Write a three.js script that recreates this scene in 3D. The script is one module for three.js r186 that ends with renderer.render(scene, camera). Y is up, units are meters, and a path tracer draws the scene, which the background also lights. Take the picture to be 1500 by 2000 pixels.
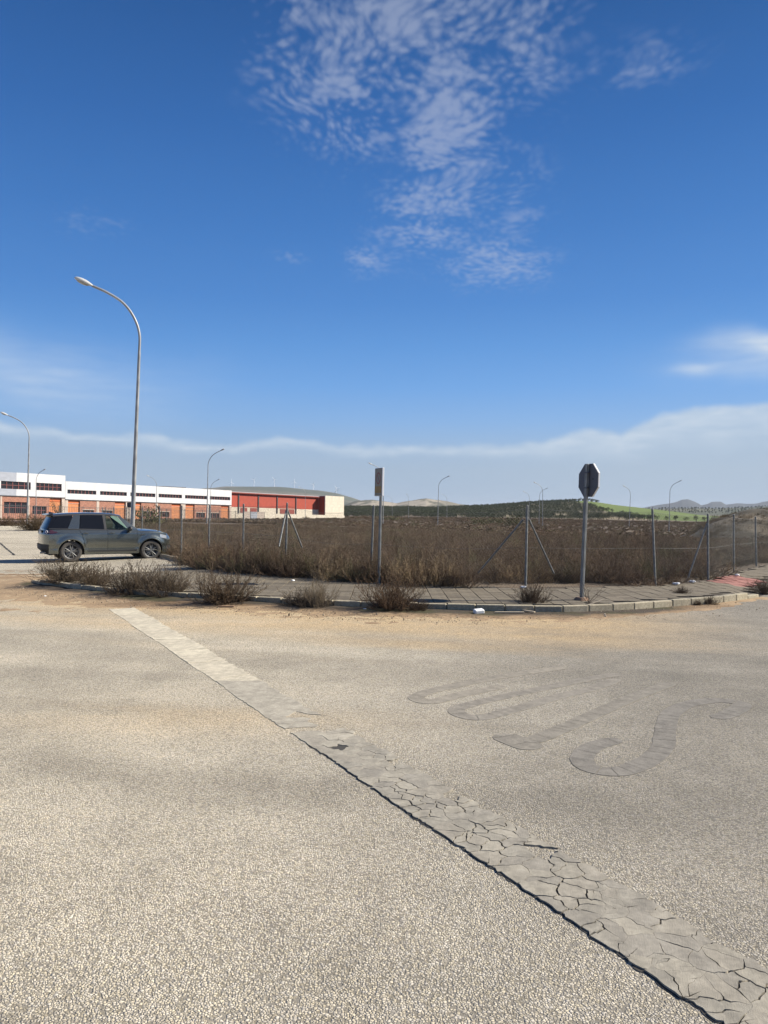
import * as THREE from 'three';
import { mergeGeometries } from 'three/addons/utils/BufferGeometryUtils.js';
import { RoundedBoxGeometry } from 'three/addons/geometries/RoundedBoxGeometry.js';

// ------------------------------------------------------------------ camera, sky, sun, exposure
const scene = new THREE.Scene();
const F = 1502, EYE = 1.75, ROLL = 0.6 * Math.PI / 180, PITCH = -5 / F;
const camera = new THREE.PerspectiveCamera(2 * Math.atan(1000 / F) * 180 / Math.PI, 0.75, 0.05, 40000);
camera.position.set(0, EYE, 0);
camera.rotation.set(PITCH, 0, ROLL, 'YXZ');
camera.updateMatrixWorld(true);
const EXPOSURE = 1.7;
const SUN_EL = 36 * Math.PI / 180, SUN_AZ = 7 * Math.PI / 180;      // azimuth from +x towards the distance
const sunDir = new THREE.Vector3(Math.cos(SUN_EL) * Math.cos(SUN_AZ), Math.sin(SUN_EL), -Math.cos(SUN_EL) * Math.sin(SUN_AZ));
const sun = new THREE.DirectionalLight(new THREE.Color(1, 0.92, 0.79), 5);
sun.position.copy(sunDir).multiplyScalar(120);
sun.castShadow = true;
sun.shadow.mapSize.set(4096, 4096);
Object.assign(sun.shadow.camera, { left: -60, right: 60, top: 60, bottom: -60, near: 1, far: 400 });
scene.add(sun); scene.add(sun.target);

// ------------------------------------------------------------------ numbers
let SEED = 12345;
const seed = s => { SEED = (s * 2654435761 + 97) >>> 0; };
function rnd() { SEED = (SEED + 0x6D2B79F5) >>> 0; let t = SEED; t = Math.imul(t ^ (t >>> 15), t | 1); t ^= t + Math.imul(t ^ (t >>> 7), t | 61); return ((t ^ (t >>> 14)) >>> 0) / 4294967296; }
const rr = (a, b) => a + (b - a) * rnd();
const clamp = (x, a = 0, b = 1) => x < a ? a : x > b ? b : x;
const sstep = (a, b, x) => { const t = clamp((x - a) / (b - a)); return t * t * (3 - 2 * t); };
const lerp = (a, b, t) => a + (b - a) * t;
function h2(i, j) { let h = Math.imul(i, 374761393) + Math.imul(j, 668265263) | 0; h = Math.imul(h ^ (h >>> 13), 1274126177); return ((h ^ (h >>> 16)) >>> 0) / 4294967296; }
function vn(x, y) {
  const i = Math.floor(x), j = Math.floor(y), f = x - i, g = y - j, u = f * f * (3 - 2 * f), v = g * g * (3 - 2 * g);
  const a = h2(i, j), b = h2(i + 1, j), c = h2(i, j + 1), d = h2(i + 1, j + 1);
  return a + (b - a) * u + (c - a) * v + (a - b - c + d) * u * v;
}
function fbm(x, y, n = 4) { let s = 0, a = 0.5, t = 0; for (let k = 0; k < n; k++) { s += a * vn(x, y); t += a; a *= 0.5; const nx = x * 1.6 - y * 1.2 + 17.3; y = x * 1.2 + y * 1.6 + 5.1; x = nx; } return s / t; }
function f1(x, y) { const i = Math.floor(x), j = Math.floor(y); let m = 9; for (let b = -1; b <= 1; b++) for (let a = -1; a <= 1; a++) { const u = i + a + h2(i + a, j + b + 311) - x, v = j + b + h2(i + a + 97, j + b) - y, q = u * u + v * v; if (q < m) m = q; } return Math.min(1, Math.sqrt(m)); }
const lin = c => c <= 0.04045 ? c / 12.92 : Math.pow((c + 0.055) / 1.055, 2.4);
const srgb = (r, g, b) => [lin(r / 255), lin(g / 255), lin(b / 255)];
function curve(pts, x) { if (x <= pts[0][0]) return pts[0][1]; for (let k = 1; k < pts.length; k++) if (x <= pts[k][0]) { const t = (x - pts[k - 1][0]) / (pts[k][0] - pts[k - 1][0]); return lerp(pts[k - 1][1], pts[k][1], t); } return pts[pts.length - 1][1]; }

// ------------------------------------------------------------------ sky
{
  const W = 4096, H = 2048, data = new Float32Array(W * H * 4);
  const stops = [[0, 160, 184, 208], [3, 160, 185, 211], [5, 152, 186, 222], [6.5, 138, 182, 230], [9, 118, 173, 234], [12, 102, 162, 230], [15, 88, 149, 222], [20, 73, 133, 207], [26, 58, 115, 188], [33, 45, 97, 164], [45, 38, 86, 151], [90, 33, 76, 139]].map(s => [s[0], ...srgb(s[1], s[2], s[3])]);
  const grad = (e, o) => { let k = 1; while (k < stops.length - 1 && e > stops[k][0]) k++; const A = stops[k - 1], B = stops[k], t = clamp((e - A[0]) / (B[0] - A[0])); const q = 1 - 0.12 * sstep(5, 16, e); o[0] = lerp(A[1], B[1], t) * q; o[1] = lerp(A[2], B[2], t) * q; o[2] = lerp(A[3], B[3], t) * q; };
  const col = [0, 0, 0], D = 180 / Math.PI;
  const white = srgb(205, 214, 232), bank = srgb(182, 198, 214), bright = srgb(212, 224, 236);
  const sunH = Math.atan2(-sunDir.z, sunDir.x);
  for (let j = 0; j < H; j++) {
    const el = ((j + 0.5) / H - 0.5) * Math.PI, e = el * D, se = Math.sin(el), ce = Math.cos(el);
    for (let i = 0; i < W; i++) {
      const ph = ((i + 0.5) / W - 0.5) * 2 * Math.PI, dx = ce * Math.cos(ph), dz = ce * Math.sin(ph);
      const az = Math.atan2(dx, -dz) * D;
      grad(Math.max(e, 0), col);
      const cs = dx * sunDir.x + se * sunDir.y + dz * sunDir.z;
      const glow = 0.94 + 0.16 * Math.max(0, cs) + 1.2 * Math.pow(Math.max(0, cs), 10);
      let r = col[0] * glow * (1 + 0.10 * Math.max(0, cs)), g = col[1] * glow, b = col[2] * lerp(glow, 1, 0.3);
      if (e > 0.2) {
        // high rippled cloud sheet
        const k = 1 / (se + 0.03), P = dx * k, Q = dz * k;
        const wx = fbm(P * 3 + 5, Q * 3, 3) - 0.5, wy = fbm(P * 3, Q * 3 + 9, 3) - 0.5;
        let m = 0;
        const gb = (a, el0, sa, sl, w) => { const u = (az - a) / sa, v = (e - el0) / sl; m = Math.max(m, w * Math.exp(-(u * u + v * v))); };
        if (Math.abs(az) < 75) {
          gb(1, 33, 10, 9, 0.92); gb(4.5, 28, 4.6, 9, 1.0); gb(-3, 29, 6, 6, 0.85); gb(-7.5, 31, 4, 6, 0.78); gb(8, 17.6, 5.2, 2.2, 0.82); gb(3, 21, 5, 4, 0.8); gb(-1.5, 18, 2.2, 1.5, 0.72); gb(-6.5, 27.5, 3, 3.5, 0.72); gb(-7, 18, 2, 0.8, 0.5); gb(5, 36, 12, 6, 0.8); gb(17.5, 29, 6, 2.0, 0.56); gb(10, 31, 5, 5, 0.72); gb(9, 22, 4, 4, 0.6); gb(-21, 19, 4, 2, 0.42); gb(15, 32.5, 2, 0.9, 0.5);
        }
        const gm = fbm(P * 0.9 + 31, Q * 0.9 + 11, 3), far = sstep(28, 45, Math.abs(az)) + sstep(36, 45, e);
        m = Math.max(m, Math.min(1, far) * sstep(0.52, 0.75, gm) * sstep(9, 15, e) * 0.95);
        if (m > 0.03) {
          const ax = P * 52 + wx * 9, ay = Q * 42 + wy * 9, cell = 1 - f1(ax * 0.8 + 0.5 * wx, ay * 0.8), n = fbm(ax, ay, 5), n2 = fbm(P * 9 + 40, Q * 8 + wx * 3, 4), n3 = 1 - Math.abs(2 * fbm(ax * 1.7 + 8, ay * 1.7, 3) - 1) * 2;
          const c = sstep(0.30, 0.88, n * 0.55 + cell * 0.34 + n2 * 0.62 + n3 * 0.04 - 0.58 + 0.42 * m) * sstep(0.08, 0.8, m);
          const a = clamp(c * 0.41);
          r = lerp(r, white[0] * 0.9, a); g = lerp(g, white[1] * 0.9, a); b = lerp(b, white[2] * 0.9, a);
        }
        // low bank with a bright upper rim
        const edge = curve([[-180, 5.3], [-60, 5.6], [-27, 5.7], [-12, 4.9], [0, 5.0], [10, 5.2], [17, 5.9], [20, 7.0], [27, 7.6], [60, 6.5], [180, 5.3]], az) + (fbm(az * 0.35, e * 0.4 + 3, 4) - 0.5) * 1.2;
        const inb = sstep(edge + 0.2, edge - 0.5, e), rim = inb * sstep(edge - 1.1 - 2.5 * sstep(5, 22, az), edge - 0.2, e) * (0.1 + 1.1 * fbm(az * 0.6 + 9, e * 2.6, 5));
        const bk = inb * (0.30 + 0.35 * sstep(0, 24, az));
        r = lerp(r, bank[0], bk); g = lerp(g, bank[1], bk); b = lerp(b, bank[2], bk);
        r = lerp(r, bright[0], rim * 0.75); g = lerp(g, bright[1], rim * 0.75); b = lerp(b, bright[2], rim * 0.75);
        // thin veils
        let v = 0;
        const veil = (a, el0, sa, sl, w) => { const u = (az - a) / sa, q = (e - el0 - (fbm(az * 0.25 + a, el0, 3) - 0.5) * 1.6) / sl; v += w * Math.exp(-(u * u + q * q)); };
        if (Math.abs(az) < 75) { veil(-25, 8.6, 9, 2.2, 0.42); veil(27, 11.6, 4.0, 0.7, 0.85); veil(28, 10, 6, 1.2, 0.5); veil(22, 9.6, 1.3, 0.35, 0.6);  }
        v *= 0.45 + 0.8 * fbm(az * 0.4, e * 2.5, 4);
        v = clamp(v, 0, 0.85);
        r = lerp(r, bright[0], v); g = lerp(g, bright[1], v); b = lerp(b, bright[2], v);
      }
      const o = (j * W + i) * 4;
      data[o] = r / EXPOSURE; data[o + 1] = g / EXPOSURE; data[o + 2] = b / EXPOSURE; data[o + 3] = 1;
    }
  }
  const t = new THREE.DataTexture(data, W, H, THREE.RGBAFormat, THREE.FloatType);
  t.mapping = THREE.EquirectangularReflectionMapping; t.colorSpace = THREE.LinearSRGBColorSpace;
  t.magFilter = t.minFilter = THREE.LinearFilter; t.needsUpdate = true;
  scene.background = t; scene.environment = t;
}
const renderer = new THREE.WebGLRenderer({ antialias: true });
renderer.toneMapping = THREE.LinearToneMapping;
renderer.toneMappingExposure = EXPOSURE;
renderer.shadowMap.enabled = true;
scene.fog = new THREE.FogExp2(new THREE.Color(0.72, 0.80, 0.92), 0.00006);

// ------------------------------------------------------------------ helpers
const names = {};
function numbered(n) { const k = names[n] = (names[n] ?? -1) + 1; return k ? `${n}_${String(k).padStart(3, '0')}` : n; }
function shade(o) { o.traverse(m => { if (m.isMesh) { m.castShadow = m.receiveShadow = true; } }); return o; }
function thing(name, label, category, group) { const g = new THREE.Group(); g.name = numbered(name); g.userData = { label, category }; if (group) g.userData.group = group; scene.add(g); return g; }
function part(name, geo, mat, parent) { const m = new THREE.Mesh(geo, mat); m.name = name; m.castShadow = m.receiveShadow = true; parent.add(m); return m; }
function lone(name, geo, mat, label, category, group) { const m = part(numbered(name), geo, mat, scene); m.userData = { label, category }; if (group) m.userData.group = group; return m; }
function struct(name, geo, mat) { const m = geo ? part(numbered(name), geo, mat, scene) : new THREE.Group(); if (!geo) { m.name = numbered(name); scene.add(m); } m.userData.kind = 'structure'; return m; }
const V = (x, y, z) => new THREE.Vector3(x, y, z);
const M = (r, g, b, rough = 0.9, extra = {}) => new THREE.MeshStandardMaterial({ color: new THREE.Color().setRGB(r, g, b), roughness: rough, side: THREE.DoubleSide, ...extra });
// a pixel of the 1500 x 2000 photograph as a ray, as a point at a depth, as a point on the road
function ray(px, py) { return V((px - 750) / F, (1000 - py) / F, -1).applyQuaternion(camera.quaternion); }
function atDepth(px, py, d) { const r = ray(px, py); return V(0, EYE, 0).addScaledVector(r, d / -r.z); }
const roadY = (x, d) => -0.22 * sstep(3, 13, -x) * sstep(9, 24, d);
function onGround(px, py, h = 0) { const r = ray(px, py); let y = h; let p; for (let k = 0; k < 6; k++) { p = V(0, EYE, 0).addScaledVector(r, (y - EYE) / r.y); y = roadY(p.x, -p.z) + h; } return p; }
const xd = p => [p.x, -p.z];
function inside(poly, x, d) { let c = false; for (let i = 0, j = poly.length - 1; i < poly.length; j = i++) { const a = poly[i], b = poly[j]; if ((a[1] > d) !== (b[1] > d) && x < (b[0] - a[0]) * (d - a[1]) / (b[1] - a[1]) + a[0]) c = !c; } return c; }
function lineDist(line, x, d) { let m = 1e9; for (let i = 1; i < line.length; i++) { const [ax, ad] = line[i - 1], [bx, bd] = line[i], ux = bx - ax, ud = bd - ad, t = clamp(((x - ax) * ux + (d - ad) * ud) / (ux * ux + ud * ud)), ex = x - ax - ux * t, ed = d - ad - ud * t, q = ex * ex + ed * ed; if (q < m) m = q; } return Math.sqrt(m); }
function resample(line, step) { const out = [line[0].slice()]; let left = step; for (let i = 1; i < line.length; i++) { let [ax, ad] = line[i - 1]; const [bx, bd] = line[i]; let L = Math.hypot(bx - ax, bd - ad); while (L >= left) { const t = left / L; ax += (bx - ax) * t; ad += (bd - ad) * t; L -= left; left = step; out.push([ax, ad]); } left -= L; } return out; }
class Geo {                                                    // collects triangles
  constructor() { this.p = []; this.c = []; this.u = []; this.i = []; }
  v(x, y, z, u = 0, w = 0, c) { this.p.push(x, y, z); this.u.push(u, w); if (c) this.c.push(c[0], c[1], c[2]); return this.p.length / 3 - 1; }
  tri(a, b, c) { this.i.push(a, b, c); }
  quad(a, b, c, d) { this.i.push(a, b, c, a, c, d); }
  tube(a, b, ra, rb, n = 3, c) {                               // tapered prism between two points
    const t = b.clone().sub(a).normalize(), s = Math.abs(t.y) < 0.9 ? V(0, 1, 0) : V(1, 0, 0), u = s.cross(t).normalize(), w = t.clone().cross(u), o = this.p.length / 3;
    for (const [q, r] of [[a, ra], [b, rb]]) for (let k = 0; k < n; k++) { const f = k / n * 2 * Math.PI, cs = Math.cos(f) * r, sn = Math.sin(f) * r; this.v(q.x + u.x * cs + w.x * sn, q.y + u.y * cs + w.y * sn, q.z + u.z * cs + w.z * sn, 0, 0, c); }
    for (let k = 0; k < n; k++) { const l = (k + 1) % n; this.quad(o + k, o + l, o + n + l, o + n + k); }
    return this;
  }
  box(x0, x1, y0, y1, z0, z1) {
    const P = [[x0, y0, z0], [x1, y0, z0], [x1, y1, z0], [x0, y1, z0], [x0, y0, z1], [x1, y0, z1], [x1, y1, z1], [x0, y1, z1]];
    for (const f of [[0, 3, 2, 1], [4, 5, 6, 7], [0, 1, 5, 4], [3, 7, 6, 2], [0, 4, 7, 3], [1, 2, 6, 5]]) { const o = this.p.length / 3; f.forEach((k, n) => { const q = P[k]; this.v(q[0], q[1], q[2], f[0] === 0 && f[1] === 4 || f[0] === 1 ? q[2] : q[0], f[1] === 1 || f[1] === 7 ? q[2] : q[1]); }); this.quad(o, o + 1, o + 2, o + 3); }
    return this;
  }
  build(flat = false) { let g = new THREE.BufferGeometry(); g.setAttribute('position', new THREE.Float32BufferAttribute(this.p, 3)); g.setAttribute('uv', new THREE.Float32BufferAttribute(this.u, 2)); if (this.c.length) g.setAttribute('color', new THREE.Float32BufferAttribute(this.c, 3)); g.setIndex(this.i); if (flat) g = g.toNonIndexed(); g.computeVertexNormals(); return g; }
}
function grid(nu, nv, f, closeU) { const g = new Geo(); for (let j = 0; j <= nv; j++) for (let i = 0; i <= nu; i++) { const q = f(i / nu, j / nv); g.v(q[0], q[1], q[2], i / nu, j / nv, q[3]); } for (let j = 0; j < nv; j++) for (let i = 0; i < nu; i++) { const a = j * (nu + 1) + i; g.quad(a, a + 1, a + nu + 2, a + nu + 1); } return g.build(); }
function tex(n, f, isColor, rep = true) {                     // square texture from a function of pixel -> [r,g,b] in 0..1
  const d = new Uint8Array(n * n * 4);
  for (let j = 0; j < n; j++) for (let i = 0; i < n; i++) { const c = f(i, j), o = (j * n + i) * 4; d[o] = clamp(c[0]) * 255; d[o + 1] = clamp(c[1]) * 255; d[o + 2] = clamp(c[2]) * 255; d[o + 3] = 255; }
  const t = new THREE.DataTexture(d, n, n, THREE.RGBAFormat); t.wrapS = t.wrapT = rep ? THREE.RepeatWrapping : THREE.ClampToEdgeWrapping; t.magFilter = THREE.LinearFilter; t.minFilter = THREE.LinearMipmapLinearFilter; t.generateMipmaps = true; if (isColor) t.colorSpace = THREE.SRGBColorSpace; t.needsUpdate = true; return t;
}
// periodic value noise
function pvn(x, y, P, s = 0) { const i = Math.floor(x), j = Math.floor(y), f = x - i, g = y - j, u = f * f * (3 - 2 * f), v = g * g * (3 - 2 * g), m = k => ((k % P) + P) % P; const a = h2(m(i) + s, m(j)), b = h2(m(i + 1) + s, m(j)), c = h2(m(i) + s, m(j + 1)), d = h2(m(i + 1) + s, m(j + 1)); return a + (b - a) * u + (c - a) * v + (a - b - c + d) * u * v; }
const toS = c => c <= 0.0031308 ? c * 12.92 : 1.055 * Math.pow(c, 1 / 2.4) - 0.055;

// ------------------------------------------------------------------ materials of the ground
const ROAD_TILE = 2.6;
function stoneTexture(N, cells, gapDark) {                     // exposed aggregate: light chips in a darker binder
  const S = N / cells, px = new Float32Array(cells * cells), py = new Float32Array(cells * cells), tone = new Float32Array(cells * cells), hue = new Float32Array(cells * cells), big = new Float32Array(cells * cells);
  for (let k = 0; k < cells * cells; k++) { px[k] = rnd(); py[k] = rnd(); tone[k] = rnd(); hue[k] = rnd(); big[k] = rr(0.68, 1.4); }
  const col = new Uint8Array(N * N * 4), bump = new Uint8Array(N * N * 4);
  for (let j = 0; j < N; j++) for (let i = 0; i < N; i++) {
    const x = i / S, y = j / S, ci = Math.floor(x), cj = Math.floor(y);
    let f1 = 9, f2 = 9, id = 0;
    for (let b = -1; b <= 1; b++) for (let a = -1; a <= 1; a++) { const k = ((cj + b + cells) % cells) * cells + (ci + a + cells) % cells, dx = ci + a + px[k] - x, dy = cj + b + py[k] - y, q = Math.sqrt(dx * dx + dy * dy) * big[k]; if (q < f1) { f2 = f1; f1 = q; id = k; } else if (q < f2) f2 = q; }
    const e = sstep(0.02, 0.20, f2 - f1), fine = h2(i, j + 7777), t = tone[id];
    const low = t < 0.13 ? 0.12 : t < 0.3 ? 0.55 : 1;
    const h = e * (0.5 + 0.5 * hash01(id)) * low * (1.05 - 0.9 * f1 * f1);
    const base = (0.23 + 0.24 * Math.pow(t, 0.7)) * (0.9 + 0.2 * fine), w = e * low;
    const L = lerp(gapDark * (0.8 + 0.4 * fine), base, 0.15 + 0.85 * w), o = (j * N + i) * 4, wm = hue[id];
    col[o] = clamp(toS(L * 1.03)) * 255; col[o + 1] = clamp(toS(L * lerp(0.93, 0.97, wm))) * 255; col[o + 2] = clamp(toS(L * lerp(0.70, 0.84, wm))) * 255; col[o + 3] = 255;
    bump[o] = bump[o + 1] = bump[o + 2] = clamp(h * 0.85 + 0.1 * fine) * 255; bump[o + 3] = 255;
  }
  return [col, bump].map((d, k) => { const t = new THREE.DataTexture(d, N, N, THREE.RGBAFormat); t.wrapS = t.wrapT = THREE.RepeatWrapping; t.magFilter = THREE.LinearFilter; t.minFilter = THREE.LinearMipmapLinearFilter; t.generateMipmaps = true; if (!k) t.colorSpace = THREE.SRGBColorSpace; t.needsUpdate = true; return t; });
}
function hash01(k) { return h2(k, 991); }
seed(3);
const [stoneCol, stoneBump] = stoneTexture(2048, 250, 0.155);
const mRoad = new THREE.MeshStandardMaterial({ map: stoneCol, bumpMap: stoneBump, bumpScale: 0.0085, roughness: 0.92, vertexColors: true, side: THREE.DoubleSide });
const gritBump = tex(512, (i, j) => { const v = 0.5 * h2(i, j) + 0.5 * pvn(i / 8, j / 8, 64, 3); return [v, v, v]; }, false);
const gritCol = tex(512, (i, j) => { const v = 0.74 + 0.18 * h2(i + 9, j) + 0.14 * (pvn(i / 8, j / 8, 64, 5) - 0.5) + 0.12 * (pvn(i / 32, j / 32, 16, 8) - 0.5); return [v, v, v]; }, true);
const mSand = new THREE.MeshStandardMaterial({ map: gritCol, bumpMap: gritBump, bumpScale: 0.004, roughness: 1, vertexColors: true, side: THREE.DoubleSide });
const mSoil = new THREE.MeshStandardMaterial({ map: gritCol, roughness: 1, vertexColors: true, side: THREE.DoubleSide });

// ------------------------------------------------------------------ lines on the plan (x, distance)
const kerbLine = [[60, 1142], [150, 1154], [250, 1164], [352, 1171], [500, 1180], [650, 1188], [835, 1193], [963, 1197], [1110, 1198], [1163, 1196], [1208, 1194], [1286, 1188], [1400, 1179], [1487, 1167]].map(q => xd(onGround(q[0], q[1])));
{ const c = new THREE.CatmullRomCurve3(kerbLine.map(q => V(q[0], 0, q[1])), false, 'centripetal'); kerbLine.length = 0; for (const p of c.getSpacedPoints(60)) kerbLine.push([p.x, p.z]); }
const sideKerbA = xd(onGround(437, 1116)), sideKerbB = xd(onGround(335, 1094));
const sdx = sideKerbB[0] - sideKerbA[0], sdd = sideKerbB[1] - sideKerbA[1], sl = Math.hypot(sdx, sdd), along = [sdx / sl, sdd / sl];
const sideKerb = [0, 6, 14, 24, 36, 52, 70].map(t => [sideKerbA[0] + along[0] * t, sideKerbA[1] + along[1] * t]);
const flush = [[60, 1140], [230, 1123], [350, 1118], [437, 1116]].map(q => xd(onGround(q[0], q[1])));
// posts: [px of base, px of top, py of top, depth]
const postSpec = [[1535, 1532, 1014, 27.0], [1478, 1476, 1010, 24.0], [1434, 1433, 1006, 21.5], [1384, 1382, 1005, 19.0], [1282, 1274, 995, 17.3], [1027, 1030, 988, 16.3], [724, 730, 988, 17.8], [558, 561, 983, 19.9], [475, 476, 985, 22.3], [408, 409, 986, 24.8], [354, 355, 988, 27.3], [311, 312, 989, 29.8], [277, 278, 990, 32.4], [247, 248, 990, 35.0], [221, 222, 991, 37.6], [199, 200, 991, 40.2]];
const fenceLine = postSpec.map(s => { const p = atDepth(s[0], 1080, s[3]); return [p.x, s[3]]; });
const lastF = fenceLine[fenceLine.length - 1];
const fenceExt = [...fenceLine, [lastF[0] + along[0] * 22, lastF[1] + along[1] * 22], [lastF[0] + along[0] * 44, lastF[1] + along[1] * 44]];
const fEnd = fenceExt[fenceExt.length - 1];
const rightFar = [fenceLine[0][0] + 60, fenceLine[0][1] + 75];
const fieldPoly = [...fenceExt, [-300, fEnd[1] + 4], [-9000, 3000], [-9000, 16000], [9000, 16000], [9000, 9000], rightFar];
const kEnd = kerbLine[kerbLine.length - 1];
const rampLine = [kEnd, [kEnd[0] + 0.7, kEnd[1] + 1.6], [kEnd[0] + 1.9, kEnd[1] + 3.4], [fenceLine[0][0] + 1.9, fenceLine[0][1] - 1.4]];
const pavePoly = [...kerbLine, ...rampLine.slice(1), ...fenceExt.slice(0, -1), ...sideKerb.slice().reverse(), ...flush.slice().reverse().slice(1)];
const inField = (x, d) => inside(fieldPoly, x, d);
const onPave = (x, d) => inside(pavePoly, x, d);

// ------------------------------------------------------------------ terrain
function landY(x, d) {
  const inn = inField(x, d), dist = lineDist(fenceExt, x, d), ry = roadY(x, d);
  if (!inn) return ry - 0.05 - 0.55 * sstep(0.0, 0.8, dist);
  const az = x / Math.max(d, 1);
  return 0.06 + ry * Math.exp(-dist / 15) - 1.7 * sstep(2, 95, dist) - 0.9 * sstep(0.12, 0.4, az) * sstep(15, 120, dist) + 0.06 * (fbm(x * 0.4, d * 0.4, 3) - 0.5) + 0.35 * (fbm(x * 0.05, d * 0.05, 2) - 0.5) * sstep(10, 60, dist);
}
{
  const g = new Geo(), R = [], A = [];
  for (let r = 3; r < 15000; r *= r < 60 ? 1.025 : r < 300 ? 1.04 : 1.15) R.push(r);
  for (let a = -180; a < 180;) { A.push(a); a += Math.abs(a) < 34 ? 0.4 : 4; }
  A.push(180);
  for (const r of R) for (const a of A) {
    const x = Math.sin(a * Math.PI / 180) * r, d = Math.cos(a * Math.PI / 180) * r, y = landY(x, d);
    const n = fbm(x * 0.08, d * 0.08, 3), n2 = fbm(x * 0.9, d * 0.9, 3), t = clamp(n * 1.2 + (n2 - 0.5) * 0.8);
    const c = [lerp(0.12, 0.24, t), lerp(0.088, 0.178, t), lerp(0.060, 0.115, t)];
    g.v(x, y, -d, x / 0.9, d / 0.9, c);
  }
  for (let j = 0; j < R.length - 1; j++) for (let i = 0; i < A.length - 1; i++) { const a = j * A.length + i; g.quad(a, a + 1, a + A.length + 1, a + A.length); }
  struct('ground', g.build(), mSoil);
}

// ------------------------------------------------------------------ road
const stain = xd(onGround(370, 1395));
function roadTint(x, d) {                                      // worn, dusty and sandy areas
  const n = fbm(x * 0.35 + 7, d * 0.35, 4), n2 = fbm(x * 2.1, d * 2.1 + 4, 3), st = fbm(x * 0.25 + 3, d * 1.9 + x * 0.35, 4), f = fbm(x * 7, d * 7, 2);
  const right = sstep(-2.2, 2.6, x + (n - 0.5) * 2.5 - d * 0.05);
  const tyre = fbm(x * 0.5 + d * 0.45 + 60, (d - x) * 0.09, 4), blot = fbm(x * 0.8 + 21, d * 0.8 + 5, 4);
  let v = lerp(1.36, 0.82, right) * (0.84 + 0.24 * n2 * 0.6 + 0.24 * (n - 0.3)) * (0.90 + 0.20 * f) * (1.05 - 0.10 * sstep(0.42, 0.66, tyre)) * (1.03 - 0.14 * sstep(0.55, 0.72, blot)) * (1.05 - 0.16 * sstep(0.45, 0.68, fbm(x * 0.22 + 70, d * 1.7 + x * 0.2, 4)));
  let warm = lerp(0.6, 0.0, right);
  const dk = lineDist(kerbLine, x, d);
  const sandy = clamp(sstep(4.6, 0.6, dk + (st - 0.5) * 3.4) * sstep(6.5, 2.5, x) + 0.62 * Math.exp(-Math.pow((x - stain[0]) / 1.5, 2) - Math.pow((d - stain[1]) / 0.55, 2)) * sstep(0.25, 0.6, st));
  const s2 = sandy * (0.65 + 0.5 * (f - 0.2));
  let c = [v * lerp(0.99, 1.04, warm), v * lerp(0.975, 0.985, warm), v * lerp(0.98, 0.90, warm)];
  c = [lerp(c[0], 1.72, s2 * 0.85), lerp(c[1], 1.32, s2 * 0.85), lerp(c[2], 0.84, s2 * 0.85)];
  return c;
}
{
  const mk = (x0, x1, d0, d1, s, hole) => {
    const g = new Geo(), nx = Math.round((x1 - x0) / s), nd = Math.round((d1 - d0) / s), id = new Int32Array((nx + 1) * (nd + 1)).fill(-1);
    const get = (i, j) => { const k = j * (nx + 1) + i; if (id[k] < 0) { const x = x0 + i * s, d = d0 + j * s; id[k] = g.v(x, roadY(x, d), -d, x / ROAD_TILE, d / ROAD_TILE, roadTint(x, d)); } return id[k]; };
    for (let j = 0; j < nd; j++) for (let i = 0; i < nx; i++) {
      const x = x0 + (i + 0.5) * s, d = d0 + (j + 0.5) * s;
      if (hole && x > hole[0] && x < hole[1] && d > hole[2] && d < hole[3]) continue;
      if (inField(x, d)) continue;
      if (onPave(x, d) && Math.min(lineDist(kerbLine, x, d), lineDist(sideKerb, x, d), lineDist(flush, x, d), lineDist(rampLine, x, d)) > 0.25 + s) continue;
      g.quad(get(i, j), get(i + 1, j), get(i + 1, j + 1), get(i, j + 1));
    }
    return g.build();
  };
  const near = [-12, 12, 1.6, 19.2], s = 0.1;
  struct('road', mergeGeometries([mk(near[0], near[1], near[2], near[3], s), mk(-72, 48, -20, 0, 2), mk(-72, 48, 0, 86.4, 0.8, [-12, 12, 1.6, 19.2])]), mRoad);
}
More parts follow.
